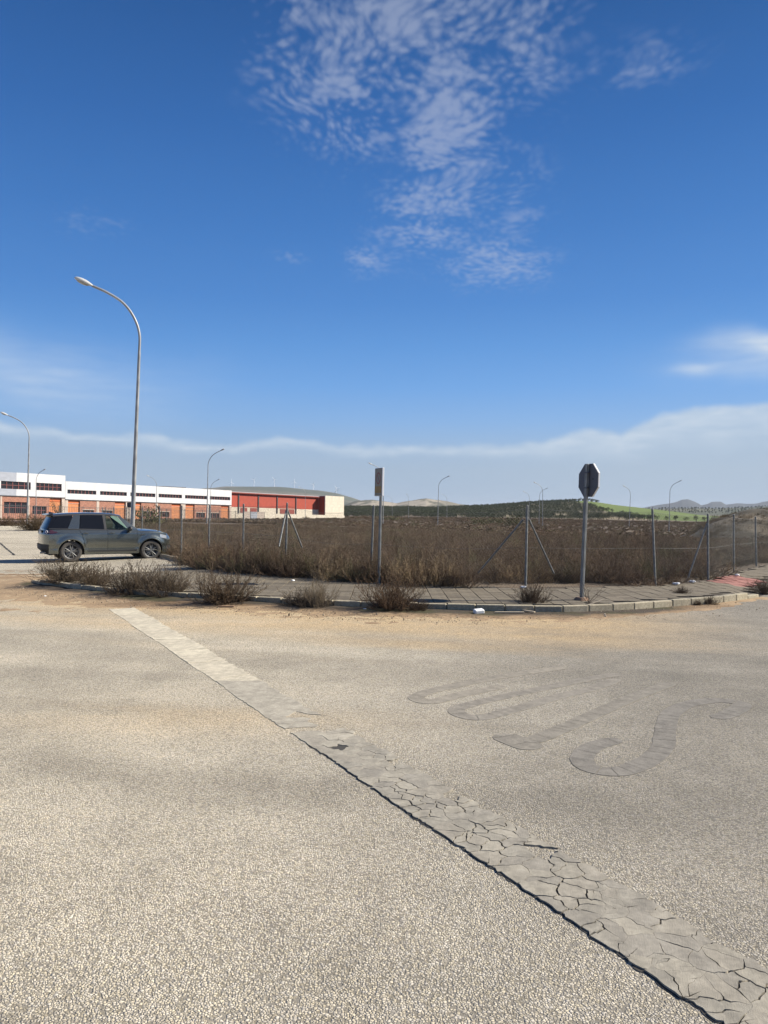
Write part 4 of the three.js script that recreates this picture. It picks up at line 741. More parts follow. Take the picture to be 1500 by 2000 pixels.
{
  const t = thing('sapling', 'thin olive-brown sapling before the orange doors of the white warehouse', 'tree'), p = atDepth(112, 1000, 118); t.position.set(p.x, landY(p.x, 118), -118);
  seed(33);
  const tr = new Geo(), lf = new Geo();
  tr.tube(V(0, -0.1, 0), V(0.1, 1.5, 0), 0.09, 0.06, 6); const ends = [];
  for (let k = 0; k < 14; k++) { const a = rr(0, 6.28), e = V(Math.cos(a) * rr(0.4, 1.1), rr(1.6, 3.6), Math.sin(a) * rr(0.4, 1.1)); tr.tube(V(0.05, rr(0.5, 1.5), 0), e, 0.04, 0.012, 4); ends.push(e); }
  for (let k = 0; k < 900; k++) { const e = ends[k % 14], c = e.clone().multiplyScalar(rr(0.65, 1.05)).add(V(rr(-0.35, 0.35), rr(-0.3, 0.3), rr(-0.35, 0.35))), s = rr(0.05, 0.11), o = lf.v(c.x, c.y, c.z); lf.v(c.x + rr(-s, s), c.y + rr(-s, s), c.z + rr(-s, s)); lf.v(c.x + rr(-s, s), c.y + rr(-s, s), c.z + rr(-s, s)); lf.tri(o, o + 1, o + 2); }
  part('trunk', tr.build(), M(0.13, 0.10, 0.08, 1), t); part('crown', lf.build(), M(0.12, 0.105, 0.05, 1), t);
}

// ------------------------------------------------------------------ far land
const mHill = new THREE.MeshStandardMaterial({ vertexColors: true, roughness: 1, side: THREE.DoubleSide });
function hill(name, crest, Dc, front, back, baseY, color, nu = 160, nv = 28, rough = 0) {
  const p0 = crest[0][0], p1 = crest[crest.length - 1][0];
  const yTop = px => atDepth(px, curve(crest, px), Dc).y;
  const f = (px, v) => {                                        // v 0 front foot, 0.75 crest, 1 back foot
    const r = v < 0.75 ? v / 0.75 : (1 - v) / 0.25, D = v < 0.75 ? Dc - front * (1 - r) : Dc + back * (1 - r), k = r * r * (3 - 2 * r);
    const x = atDepth(px, 1000, D).x, n = (fbm(x * 6 / front + 3, D * 6 / front, 4) - 0.5) * rough * r;
    return [x, lerp(baseY, yTop(px), k) + n * (r < 0.98 ? 1 : 0.5), -D, color(px, v < 0.75 ? r : 2 - r, x, D)];
  };
  struct(name, grid(nu, nv, (u, v) => f(lerp(p0, p1, u), v)), mHill);
  return f;
}
const mixc = (a, b, t) => [lerp(a[0], b[0], t), lerp(a[1], b[1], t), lerp(a[2], b[2], t)];
hill('blue_hill', [[230, 990], [330, 966], [400, 955], [440, 950], [500, 950], [560, 952], [620, 957], [660, 964], [690, 973], [720, 982], [770, 992]], 3200, 900, 700, -6, (px, r, x, D) => mixc([0.075, 0.085, 0.06], [0.15, 0.135, 0.10], sstep(0.4, 0.7, fbm(x * 0.006, D * 0.006, 4))), 120, 24, 12);
hill('wooded_hill', [[745, 992], [775, 983], [800, 979], [850, 980], [890, 983], [920, 987], [950, 991], [985, 995]], 2000, 500, 400, -4, (px, r, x, D) => mixc([0.05, 0.058, 0.035], [0.12, 0.115, 0.075], sstep(0.45, 0.65, fbm(x * 0.02, D * 0.02, 4))), 90, 22, 8);
hill('rocky_hill', [[655, 992], [680, 985], [700, 979], [726, 976], [750, 979], [775, 983], [800, 978], [818, 975], [832, 974], [850, 977], [868, 979], [890, 983], [915, 990], [940, 994]], 1600, 420, 300, -4, (px, r, x, D) => mixc([0.33, 0.285, 0.22], [0.085, 0.085, 0.055], clamp(sstep(0.44, 0.56, fbm(x * 0.03 + 6, D * 0.02, 5)) * 0.9 + 0.35 * (fbm(x * 0.12, D * 0.08, 3) - 0.4) + 0.6 * sstep(835, 880, px) * sstep(0.35, 0.55, fbm(x * 0.03, D * 0.03, 3)))), 130, 34, 10);
hill('right_ridge', [[1170, 1001], [1230, 997], [1270, 994], [1320, 993], [1360, 993], [1400, 994], [1450, 992], [1500, 989], [1580, 986]], 1900, 700, 400, -4, (px, r, x, D) => mixc([0.055, 0.062, 0.036], [0.12, 0.115, 0.07], sstep(0.45, 0.75, fbm(x * 0.01, D * 0.012, 4))), 90, 24, 4);
hill('blue_mountains', [[1215, 999], [1255, 992], [1285, 986], [1310, 983], [1322, 980], [1332, 976], [1344, 976], [1356, 980], [1370, 987], [1382, 984], [1390, 980], [1408, 980], [1418, 986], [1440, 983], [1462, 985], [1478, 984], [1490, 980], [1520, 976], [1580, 978]], 6500, 1200, 1200, -10, () => [0.035, 0.04, 0.04], 150, 16, 20);
const greenEdge = [[1105, 0.84], [1135, 0.62], [1180, 0.42], [1230, 0.26], [1275, 0.14], [1330, 0.08], [1400, 0.04], [1500, 0.02]];
const isGreen = (px, r) => px > 1100 && r > curve(greenEdge, px) && !(px < 1172 && r > 0.94);
const olive = hill('olive_hill', [[480, 1004], [600, 998], [680, 993], [760, 994], [850, 994], [930, 991], [1000, 987], [1050, 983], [1100, 980], [1140, 978], [1168, 981], [1200, 986], [1260, 993], [1320, 1000], [1390, 1009], [1460, 1016], [1540, 1022]], 760, 420, 300, -2.4, (px, r, x, D) => {
  const n = fbm(x * 0.05, D * 0.05, 3);
  if (isGreen(px + (n - 0.5) * 10, r)) { const s = Math.abs(r - curve(greenEdge, px)) < 0.05 && px < 1160; return s ? [0.32, 0.26, 0.17] : mixc([0.085, 0.125, 0.016], [0.11, 0.15, 0.026], n); }
  return mixc(mixc([0.12, 0.105, 0.055], [0.23, 0.185, 0.11], sstep(0.3, 0.7, n)), [0.13, 0.095, 0.062], sstep(0.16, 0.04, r));
}, 220, 60, 1.5);
hill('scrub_mound', [[1270, 1070], [1320, 1056], [1360, 1036], [1392, 1018], [1420, 1008], [1445, 1002], [1470, 998], [1500, 995], [1540, 992], [1620, 993]], 108, 30, 40, -3.0, (px, r, x, D) => mixc([0.06, 0.05, 0.033], [0.15, 0.12, 0.08], sstep(0.46, 0.66, fbm(x * 0.22, D * 0.16, 3))), 140, 70, 1.2);
// olive grove: too many and too far to count
{
  seed(52);
  const og = k => { const g = new Geo(); seed(500 + k); g.tube(V(0, -0.3, 0), V(0.1, 1.5, 0), 0.22, 0.14, 5, [0.07, 0.06, 0.05]); const lobes = []; for (let i = 0; i < 7; i++) { const a = rr(0, 6.28), r = rr(0.4, 1.4); lobes.push([V(Math.cos(a) * r, rr(1.8, 3.2), Math.sin(a) * r), rr(0.7, 1.15)]); } for (let i = 0; i < 420; i++) { const [c, R] = lobes[i % 7], d = V(rr(-1, 1), rr(-1, 1), rr(-1, 1)).normalize().multiplyScalar(R * rr(0.6, 1.05)), s = rr(0.18, 0.36), t = rr(0.7, 1.35), q = [0.066 * t, 0.076 * t, 0.042 * t], p = c.clone().add(d), o = g.v(p.x, p.y, p.z, 0, 0, q); g.v(p.x + rr(-s, s), p.y + rr(-s, s), p.z + rr(-s, s), 0, 0, q); g.v(p.x + rr(-s, s), p.y + rr(-s, s), p.z + rr(-s, s), 0, 0, q); g.tri(o, o + 1, o + 2); } return g.build(); };
  const geos = [og(1), og(2), og(3)], spots = [[], [], []];
  const add = (p, s) => spots[Math.floor(rnd() * 3)].push([p[0], p[1] - 0.1, p[2], s]);
  for (let v = 0.01; v < 0.79; v += 0.0155) for (let px = 640; px < 1420; px += 8.6 * 760 / (760 - 420 * (1 - Math.min(1, v / 0.75)))) { const q = px + rr(-1.2, 1.2), vv = v + rr(-0.003, 0.003), r = vv < 0.75 ? vv / 0.75 : 2 - (1 - vv) / 0.25; if (isGreen(q, r) || (px > 1280 && r > 0.02)) continue; if (fbm(q * 0.02, v * 9, 2) < 0.25) continue; add(olive(q, vv), rr(0.6, 0.95)); }
  const ridge = (px, v) => { const r = v, D = 1900 - 700 * (1 - r); return [atDepth(px, 1000, D).x, lerp(-4, atDepth(px, curve([[1170, 1001], [1230, 997], [1270, 994], [1320, 993], [1360, 993], [1400, 994], [1450, 992], [1500, 989], [1580, 986]], px), 1900).y, r * r * (3 - 2 * r)), -D]; };
  for (let v = 0.35; v < 0.97; v += 0.045) for (let px = 1215; px < 1530; px += 6.5) if (rnd() < 0.5) add(ridge(px + rr(-2, 2), v + rr(-0.015, 0.015)), rr(0.7, 1.3));
  const m = new THREE.Matrix4();
  geos.forEach((g, k) => { const im = new THREE.InstancedMesh(g, mBush, spots[k].length); spots[k].forEach((s, i) => { m.compose(V(s[0], s[1], s[2]), new THREE.Quaternion().setFromAxisAngle(V(0, 1, 0), rr(0, 6.28)), V(s[3], s[3], s[3])); im.setMatrixAt(i, m); }); im.name = numbered('olive_grove'); im.userData = { kind: 'stuff', label: 'dark olive trees in rows over the far hill', category: 'olive grove' }; im.castShadow = im.receiveShadow = true; scene.add(im); });
  // greener shrubs at the edge of the grove and scrub on the mound
  const leafy = new Geo(); seed(71); for (let i = 0; i < 900; i++) { const d = V(rr(-1, 1), rr(0, 1), rr(-1, 1)).normalize().multiplyScalar(rr(0.35, 1)), s = rr(0.06, 0.14), t = rr(0.7, 1.3), q = [0.085 * t, 0.078 * t, 0.030 * t], p = V(d.x * 1.2, d.y * 1.0 + 0.05 + 0.15 * vn(d.x * 4, d.z * 4), d.z * 1.2), o = leafy.v(p.x, p.y, p.z, 0, 0, q); leafy.v(p.x + rr(-s, s), p.y + rr(-s, s), p.z + rr(-s, s), 0, 0, q); leafy.v(p.x + rr(-s, s), p.y + rr(-s, s), p.z + rr(-s, s), 0, 0, q); leafy.tri(o, o + 1, o + 2); }
  const lg = leafy.build();
  [[935, 175, 2.2, 1.9, 'brownish green shrub in the far field left of the braced fence post'], [1003, 168, 1.9, 2.6, 'greenest shrub in the far field just left of the braced fence post'], [760, 230, 4, 1.7, 'green shrub in the far field right of the no-parking sign'], [968, 190, 2.6, 1.9, 'olive shrub between the two greener shrubs in the far field'], [292, 62, 1.3, 2.0, 'leafy olive shrub behind the fence beside the tall lamp post']].forEach(([px, d, w, h, l]) => { const p = atDepth(px, 1015, d), s = lone('leafy_shrub', lg, mBush, l, 'shrub', 'green shrubs in the field'); s.position.set(p.x, landY(p.x, d) - 0.1, -d); s.scale.set(w, h, w); });
  const ms = []; for (let k = 0; k < 900; k++) { const px = rr(1345, 1530), D = rr(80, 112), c = curve([[1270, 1070], [1320, 1056], [1360, 1036], [1392, 1018], [1420, 1008], [1445, 1002], [1470, 998], [1500, 995], [1540, 992], [1620, 993]], px), r = clamp((D - 78) / 30), y = lerp(-3.0, atDepth(px, c, 108).y, r * r * (3 - 2 * r)), t = rr(0.6, 1.4); ms.push([atDepth(px, 1000, D).x, y - 0.25, D, rr(0, 6.28), rr(0.9, 1.9), rr(0.4, 1.0), 0, 0, [t, t * 0.98, t * 0.85]]); }
  scatter('mound_scrub', midBush, ms, mBush);
}
// wind turbines on the skyline
[[452, 942, 'first wind turbine from the left on the blue hill'], [496, 937, 'second wind turbine from the left on the blue hill'], [536, 937, 'third wind turbine from the left on the blue hill'], [575, 941, 'fourth wind turbine from the left on the blue hill'], [612, 946, 'fifth wind turbine from the left on the blue hill'], [657, 953, 'rightmost wind turbine on the blue hill']].forEach(([px, py, l], k) => {
  const D = 3250, h = atDepth(px, py, D), gy = h.y - 34, s = thing('wind_turbine', l, 'wind turbine', 'wind turbines on the skyline'); s.position.set(h.x, gy, -D);
  const m = M(0.85, 0.86, 0.88, 0.6); part('tower', pole(V(0, -5, 0), V(0, 34, 0), 1.0, 0.6, 8), m, s); const n = new RoundedBoxGeometry(1.6, 1.6, 4, 1, 0.3); n.translate(0, 34, 0.5); part('nacelle', n, m, s);
  for (let b = 0; b < 3; b++) { const a = k * 0.7 + b * 2.094, g = new Geo(), e = V(Math.sin(a) * 15, 34 + Math.cos(a) * 15, 2.8); g.tube(V(0, 34, 2.8), e, 0.8, 0.25, 4); part('blade', g.build(), m, s); }
});

// ------------------------------------------------------------------ parked car (x forward, z right)
{
  const car = thing('parked_car', 'dusty dark grey five-door SUV parked nose to the side street kerb', 'car');
  const rear = onGround(139, 1098), yaw = 32 * Math.PI / 180;
  const paint = new THREE.MeshPhysicalMaterial({ color: new THREE.Color().setRGB(0.165, 0.178, 0.165), metalness: 0.85, roughness: 0.27, clearcoat: 1, clearcoatRoughness: 0.06, side: THREE.DoubleSide });
  const roofPaint = new THREE.MeshPhysicalMaterial({ color: new THREE.Color().setRGB(0.02, 0.021, 0.025), metalness: 0.0, roughness: 0.4, clearcoat: 1, clearcoatRoughness: 0.05, side: THREE.DoubleSide });
  const black = M(0.018, 0.018, 0.02, 0.65), trim = M(0.03, 0.03, 0.033, 0.5), privacy = new THREE.MeshPhysicalMaterial({ color: new THREE.Color().setRGB(0.010, 0.011, 0.014), roughness: 0.08, specularIntensity: 0.7, side: THREE.DoubleSide });
  const clear = new THREE.MeshPhysicalMaterial({ color: new THREE.Color().setRGB(0.62, 0.74, 0.68), transmission: 1, roughness: 0.02, thickness: 0, ior: 1.5, side: THREE.DoubleSide });
  const XR = -1.34, XF = 1.40, WR = 0.365;
  const belt = X => curve([[-2.3, 1.17], [-1.0, 1.15], [0, 1.12], [0.95, 1.09], [1.4, 1.07], [1.8, 1.03], [2.1, 0.95]], X);
  const roof = X => curve([[-2.12, 1.635], [-1.9, 1.67], [-1.4, 1.71], [-0.8, 1.728], [-0.2, 1.722], [0.1, 1.70], [0.34, 1.655]], X);
  const arch = (X, R = 0.435) => { let y = 0.30; for (const w of [XR, XF]) { const q = R * R - (X - w) * (X - w); if (q > 0) y = Math.max(y, WR + Math.sqrt(q) * 0.97); } return y; };
  const plan = X => 1 - 0.10 * Math.pow(clamp((X - 1.2) / 0.9), 2) - 0.07 * Math.pow(clamp((-1.5 - X) / 0.6), 2);
  const zLow = (X, y) => {                                      // half width of the lower body
    const t = (y - 0.3) / 0.85; let w = 0.905 + 0.045 * Math.sin(clamp(t) * Math.PI * 0.9) - 0.075 * Math.pow(clamp((t - 0.72) / 0.28), 2);
    w += 0.012 * Math.exp(-Math.pow((y - 1.0) / 0.05, 2)) - 0.016 * Math.exp(-Math.pow((y - 0.50) / 0.07, 2));
    for (const a of [XR, XF]) { const q = Math.hypot(X - a, y - WR); w += 0.032 * Math.exp(-Math.pow((q - 0.46) / 0.09, 2)); }
    return w * plan(X);
  };
  const zTop = (X, y) => { const t = clamp((y - 1.12) / 0.56); return (0.872 - 0.17 * t - 0.045 * t * t) * (1 - 0.05 * Math.pow(clamp((X - 0.1) / 0.8), 2) - 0.07 * Math.pow(clamp((-1.4 - X) / 0.8), 2)); };
  const patch = (zf, s, x0b, x0t, x1b, x1t, yB, yT, nu, nv, off = 0) => grid(nu, nv, (u, v) => { let X = lerp(lerp(x0b, x0t, v), lerp(x1b, x1t, v), u); const y = lerp(yB(X), yT(X), v); return [X, y, s * (zf(X, y) + off)]; });
  const inner = new Geo(); inner.box(-2.02, 1.9, 0.24, 0.42, -0.70, 0.70); inner.box(-1.95, 0.9, 0.42, 0.62, -0.80, 0.80); inner.box(-0.85, 0.92, 0.30, 1.02, -0.845, -0.80); inner.box(-0.85, 0.92, 0.30, 1.02, 0.80, 0.845); inner.box(0.93, 1.9, 0.42, 0.9, -0.62, 0.62);
  const body = part('body', (() => {
    const gs = [];
    for (const s of [1, -1]) {
      gs.push(patch(zLow, s, -2.06, -2.06, -0.86, -1.10, X => arch(X), X => belt(X), 70, 22));             // rear quarter
      gs.push(patch(zLow, s, 0.935, 0.90, 1.96, 1.96, X => arch(X), X => belt(X), 60, 22));                 // front wing
      gs.push(patch(zLow, s, -0.9, -0.9, 0.95, 0.95, () => 0.27, () => 0.345, 20, 3, -0.012));              // sill
      gs.push(patch(zTop, s, -1.46, -1.24, -1.08, -1.02, X => belt(X) - 0.01, X => roof(X) - 0.055, 8, 10));   // slanted rear pillar
      gs.push(patch(zTop, s, 0.62, 0.23, 0.98, 0.335, X => belt(X) - 0.01, X => roof(Math.min(X, 0.33)) - 0.05, 6, 12));   // windscreen pillar
    }
    gs.push(grid(30, 16, (u, v) => { const X = lerp(0.88, 2.12, u), z = lerp(-1, 1, v), w = zLow(Math.min(X, 1.96), belt(X)) * 0.998; return [X - 0.16 * Math.pow(Math.abs(z), 3) * sstep(1.6, 2.1, X), belt(X) + 0.055 * (1 - z * z) * sstep(2.2, 1.7, X) + 0.012 * Math.exp(-Math.pow((Math.abs(z) - 0.72) / 0.1, 2)), z * w]; }));   // bonnet
    gs.push(grid(26, 18, (u, v) => { const z = lerp(-1, 1, u), y = lerp(0.52, 0.97, v); return [2.26 - 0.30 * Math.pow(Math.abs(z), 3.2) - 0.16 * Math.pow(clamp((y - 0.72) / 0.25), 2), y, z * zLow(1.96, y)]; }));   // nose
    gs.push(grid(26, 18, (u, v) => { const z = lerp(-1, 1, u), y = lerp(0.62, 1.16, v); return [-2.235 + 0.175 * Math.pow(Math.abs(z), 3.4) + 0.05 * sstep(0.95, 1.17, y), y, z * zLow(-2.06, y)]; }));   // tailgate
    return mergeGeometries(gs);
  })(), paint, car);
  part('underbody', inner.build(true), black, car);
  for (const s of [1, -1]) for (const w of [XR, XF]) {            // wheel housings and arch lips
    part('wheel_housing', grid(24, 4, (u, v) => { const a = u * Math.PI; return [w + Math.cos(a) * 0.43, WR + Math.sin(a) * 0.42, s * lerp(0.5, zLow(w + Math.cos(a) * 0.43, Math.max(0.3, WR + Math.sin(a) * 0.42)) - 0.004, v)]; }), black, car);
    part('arch_lip', grid(36, 5, (u, v) => { const a = -0.16 + u * (Math.PI + 0.32), R = 0.425 + 0.05 * v, x = w + Math.cos(a) * R, y = WR + Math.sin(a) * R * 0.97; return [x, y, s * (zLow(x, Math.max(0.3, y)) + 0.007 * Math.sin(v * Math.PI) + 0.001)]; }), paint, car);
  }
  for (const s of [1, -1]) {
    const rd = part('door', patch(zLow, s, -0.852, -1.092, -0.136, -0.136, X => Math.max(0.348, arch(X, 0.46)), X => belt(X), 40, 22), paint, car);
    const fd = part('door', patch(zLow, s, -0.126, -0.126, 0.928, 0.892, X => Math.max(0.348, arch(X, 0.46)), X => belt(X), 40, 22), paint, car);
    for (const [d, X] of [[rd, -0.90], [fd, -0.02]]) { const h = new RoundedBoxGeometry(0.20, 0.035, 0.03, 2, 0.012); h.translate(X + 0.02, 1.0, s * (zLow(X, 1.0) + 0.02)); part('handle', h, paint, d); const cup = new THREE.SphereGeometry(0.5, 12, 8); cup.scale(0.12, 0.075, 0.012); cup.translate(X + 0.02, 0.995, s * (zLow(X, 1.0) + 0.0)); part('handle_cup', cup, black, d); }
    const strip = part('lower_trim', patch(zLow, s, -0.80, -0.80, 0.88, 0.88, () => 0.352, () => 0.405, 14, 3, 0.006), trim, car);
    // side glass
    const t = X => roof(Math.min(X, 0.34)) - 0.085, bt = X => belt(X) + 0.004;
    part('rear_quarter_window', patch(zTop, s, -2.02, -1.78, -1.475, -1.262, X => bt(X), t, 12, 8, 0.002), privacy, car);
    part('rear_door_window', patch(zTop, s, -1.06, -1.005, -0.235, -0.275, bt, t, 14, 8, 0.002), privacy, car);
    part('front_door_window', patch(zTop, s, -0.155, -0.195, 0.61, 0.225, bt, t, 14, 8, 0.002), clear, car);
    part('centre_pillar', patch(zTop, s, -0.235, -0.275, -0.155, -0.195, bt, X => roof(X) - 0.06, 3, 8, 0.003), trim, car);
    part('window_frame', patch(zTop, s, -1.90, -1.93, 0.34, 0.30, X => roof(Math.min(X, 0.34)) - 0.088, X => roof(Math.min(X, 0.34)) - 0.045, 40, 2, 0.004), trim, car);
    part('window_sill', patch(zTop, s, -2.05, -2.05, 0.66, 0.62, X => belt(X) - 0.022, X => belt(X) + 0.008, 40, 2, 0.006), trim, car);
    part('tail_pillar', patch(zTop, s, -2.12, -1.92, -2.02, -1.78, X => belt(X) - 0.01, X => roof(X) - 0.06, 4, 8, 0), privacy, car);
    // mirror
    const mg = new THREE.SphereGeometry(0.5, 16, 12); mg.scale(0.16, 0.17, 0.26); mg.translate(0.62, 1.16, s * 1.03); const mi = part('side_mirror', mg, trim, car); const arm = new RoundedBoxGeometry(0.06, 0.05, 0.16, 1, 0.02); arm.translate(0.64, 1.10, s * 0.92); part('mirror_arm', arm, black, mi);
    // lights
    const tl = part('tail_light', grid(16, 8, (u, v) => { const y = lerp(0.985, 1.115, v), q = u * 0.58; if (q < 0.30) { const z = lerp(0.66, 0.995, q / 0.30); return [-2.243 + 0.175 * Math.pow(z, 3.4) + 0.05 * sstep(0.95, 1.17, y), y, s * (z * zLow(-2.06, y) + 0.004)]; } const X = lerp(-2.065, -1.80, (q - 0.3) / 0.28); return [X, lerp(lerp(0.985, 1.115, v), 1.05, 0.5 * sstep(-2.0, -1.80, X)), s * (zLow(X, y) + 0.006)]; }), new THREE.MeshPhysicalMaterial({ color: new THREE.Color().setRGB(0.05, 0.018, 0.028), roughness: 0.1, clearcoat: 1, side: THREE.DoubleSide }), car);
    const rg = new THREE.TorusGeometry(0.042, 0.010, 8, 20); rg.rotateY(s * -0.85); rg.translate(-2.125, 1.055, s * (zLow(-2.06, 1.05) * 0.93)); part('light_ring', rg, M(0.75, 0.72, 0.75, 0.25), tl);
    part('headlight', grid(10, 6, (u, v) => { const X = lerp(1.72, 1.97, u), y = lerp(0.84, 0.96, v) - 0.06 * u; return [X, y, s * (zLow(Math.min(X, 1.96), y) + 0.006)]; }), new THREE.MeshPhysicalMaterial({ color: new THREE.Color().setRGB(0.55, 0.57, 0.6), roughness: 0.08, metalness: 0.4, clearcoat: 1, side: THREE.DoubleSide }), car);
    const vent = new RoundedBoxGeometry(0.17, 0.03, 0.012, 1, 0.006); vent.rotateZ(0.12); vent.translate(1.08, 0.93, s * (zLow(1.08, 0.93) + 0.004)); part('wing_vent', vent, trim, car);
  }
  // bumpers, plate, rear glass, windscreen, roof
  part('rear_bumper', grid(26, 10, (u, v) => { const z = lerp(-1, 1, u), y = lerp(0.30, 0.62, v); return [-2.27 + 0.21 * Math.pow(Math.abs(z), 3.4) + 0.14 * sstep(0.48, 0.30, y), y, z * (zLow(-2.06, y) + 0.003)]; }), black, car);
  part('front_bumper', grid(26, 10, (u, v) => { const z = lerp(-1, 1, u), y = lerp(0.26, 0.53, v); return [2.28 - 0.32 * Math.pow(Math.abs(z), 3.2) - 0.12 * sstep(0.42, 0.26, y), y, z * (zLow(1.96, y) + 0.003)]; }), black, car);
  const np = new RoundedBoxGeometry(0.012, 0.11, 0.46, 1, 0.004); np.translate(-2.222, 1.03, 0); part('licence_plate', np, M(0.55, 0.55, 0.53, 0.5), car);
  const pf = new RoundedBoxGeometry(0.012, 0.15, 0.9, 1, 0.004); pf.translate(-2.214, 1.035, 0); part('plate_recess', pf, black, car);
  part('rear_window', grid(16, 8, (u, v) => { const z = lerp(-1, 1, u), y = lerp(1.15, 1.60, v), X = lerp(-2.19, -1.97, v) + 0.10 * Math.pow(Math.abs(z), 3); return [X, y, z * zTop(-2.0, y) * 0.985]; }), privacy, car);
  part('windscreen', grid(16, 10, (u, v) => { const z = lerp(-1, 1, u), y = lerp(1.10, 1.655, v), X = lerp(1.10, 0.36, v) - 0.13 * z * z; return [X, y, z * zTop(X, y) * 0.97]; }), clear, car);
  part('sunshade', grid(12, 6, (u, v) => { const z = lerp(-0.9, 0.9, u), y = lerp(1.13, 1.60, v), X = lerp(1.02, 0.36, v) - 0.12 * z * z - 0.03; return [X, y, z * zTop(X, y) * 0.93]; }), new THREE.MeshPhysicalMaterial({ color: new THREE.Color().setRGB(0.75, 0.82, 0.78), transmission: 0.5, roughness: 1, thickness: 0, side: THREE.DoubleSide }), car);
  part('roof', grid(40, 24, (u, v) => { const X = lerp(-2.02, 0.36, u), z = lerp(-1, 1, v), yb = roof(X), w = zTop(X, yb - 0.05) + 0.004; return [X, yb - 0.052 * Math.pow(Math.abs(z), 6) + 0.012 * (1 - z * z) - 0.012, z * w]; }), roofPaint, car);
  const sp = new RoundedBoxGeometry(0.20, 0.035, 1.24, 2, 0.014); sp.rotateZ(0.16); sp.translate(-1.99, 1.648, 0); part('roof_spoiler', sp, roofPaint, car);
  const fin = new Geo(); { const o = fin.v(-1.75, 1.69, 0.03), a = fin.v(-1.75, 1.69, -0.03), b = fin.v(-1.95, 1.655, 0.02), c = fin.v(-1.95, 1.655, -0.02), t = fin.v(-1.95, 1.75, 0), f = fin.v(-1.70, 1.69, 0); fin.tri(o, b, t); fin.tri(a, t, c); fin.tri(o, t, f); fin.tri(a, f, t); fin.tri(b, c, t); } part('aerial_fin', fin.build(true), roofPaint, car);
  // cabin
  const seat = X => mergeGeometries([-0.38, 0.38].flatMap(z => { const a = new RoundedBoxGeometry(0.5, 0.16, 0.5, 2, 0.05); a.translate(X, 0.78, z); const c = new RoundedBoxGeometry(0.15, 0.62, 0.48, 2, 0.05); c.rotateZ(0.2); c.translate(X - 0.3, 1.1, z); const h = new RoundedBoxGeometry(0.09, 0.18, 0.26, 2, 0.04); h.translate(X - 0.38, 1.48, z); return [a, c, h]; }));
  part('front_seats', seat(0.1), M(0.10, 0.10, 0.10, 0.85), car); part('rear_seats', seat(-0.85), M(0.06, 0.06, 0.06, 0.85), car);
  const db = new RoundedBoxGeometry(0.4, 0.3, 1.4, 2, 0.08); db.translate(0.85, 0.95, 0); part('dashboard', db, M(0.05, 0.05, 0.05, 0.8), car);
  const ex = new THREE.CylinderGeometry(0.035, 0.035, 0.2, 12); ex.rotateZ(Math.PI / 2); ex.translate(-2.18, 0.33, 0.5); part('exhaust', ex, M(0.3, 0.3, 0.3, 0.4, { metalness: 0.7 }), car);
  // wheels
  const tyre = new THREE.LatheGeometry([[0.245, -0.105], [0.30, -0.118], [0.345, -0.112], [0.363, -0.085], [0.365, 0], [0.363, 0.085], [0.345, 0.112], [0.30, 0.118], [0.245, 0.105]].map(q => new THREE.Vector2(q[0], q[1])), 48); tyre.rotateX(Math.PI / 2);
  const rimG = new THREE.LatheGeometry([[0.02, -0.02], [0.20, -0.03], [0.236, 0.0], [0.238, 0.085], [0.262, 0.108], [0.256, 0.116], [0.225, 0.09]].map(q => new THREE.Vector2(q[0], q[1])), 40); rimG.rotateX(Math.PI / 2);
  const spoke = (() => { const gs = []; for (let k = 0; k < 5; k++) for (const o of [-0.17, 0.17]) { const g = new Geo(), a = k * 1.2566 + 0.3, b = a + o * 1.25, q = V(Math.cos(a + o * 0.4) * 0.04, Math.sin(a + o * 0.4) * 0.04, 0.075), e = V(Math.cos(b) * 0.235, Math.sin(b) * 0.235, 0.085); g.tube(q, e, 0.022, 0.013, 5); gs.push(g.build()); } const c = new THREE.CylinderGeometry(0.05, 0.06, 0.05, 20); c.rotateX(Math.PI / 2); c.translate(0, 0, 0.075); const cc = c.toNonIndexed(); return mergeGeometries([...gs.map(g => { const n = g.toNonIndexed(); return n; }), cc]); })();
  const mTyre = M(0.075, 0.068, 0.06, 0.95), mRim = M(0.07, 0.07, 0.072, 0.5), mSpoke = new THREE.MeshStandardMaterial({ color: new THREE.Color().setRGB(0.20, 0.20, 0.195), metalness: 0.6, roughness: 0.45 });
  for (const w of [XR, XF]) for (const s of [1, -1]) { const t = new THREE.Group(); t.name = 'wheel'; t.position.set(w, WR, s * 0.80); t.rotation.y = s > 0 ? 0 : Math.PI; car.add(t); part('tyre', tyre, mTyre, t); part('rim', rimG, mRim, t); part('spokes', spoke, mSpoke, t); const dsk = new THREE.CylinderGeometry(0.16, 0.16, 0.02, 24); dsk.rotateX(Math.PI / 2); dsk.translate(0, 0, 0.0); part('brake_disc', dsk, M(0.25, 0.24, 0.23, 0.5, { metalness: 0.6 }), t); }
  // set down: local x forward, local z right (towards the camera)
  car.rotation.y = yaw;
  const off = V(XR, 0, 0.9).applyAxisAngle(V(0, 1, 0), yaw);
  car.position.set(rear.x - off.x, roadY(rear.x, -rear.z), rear.z - off.z);
}

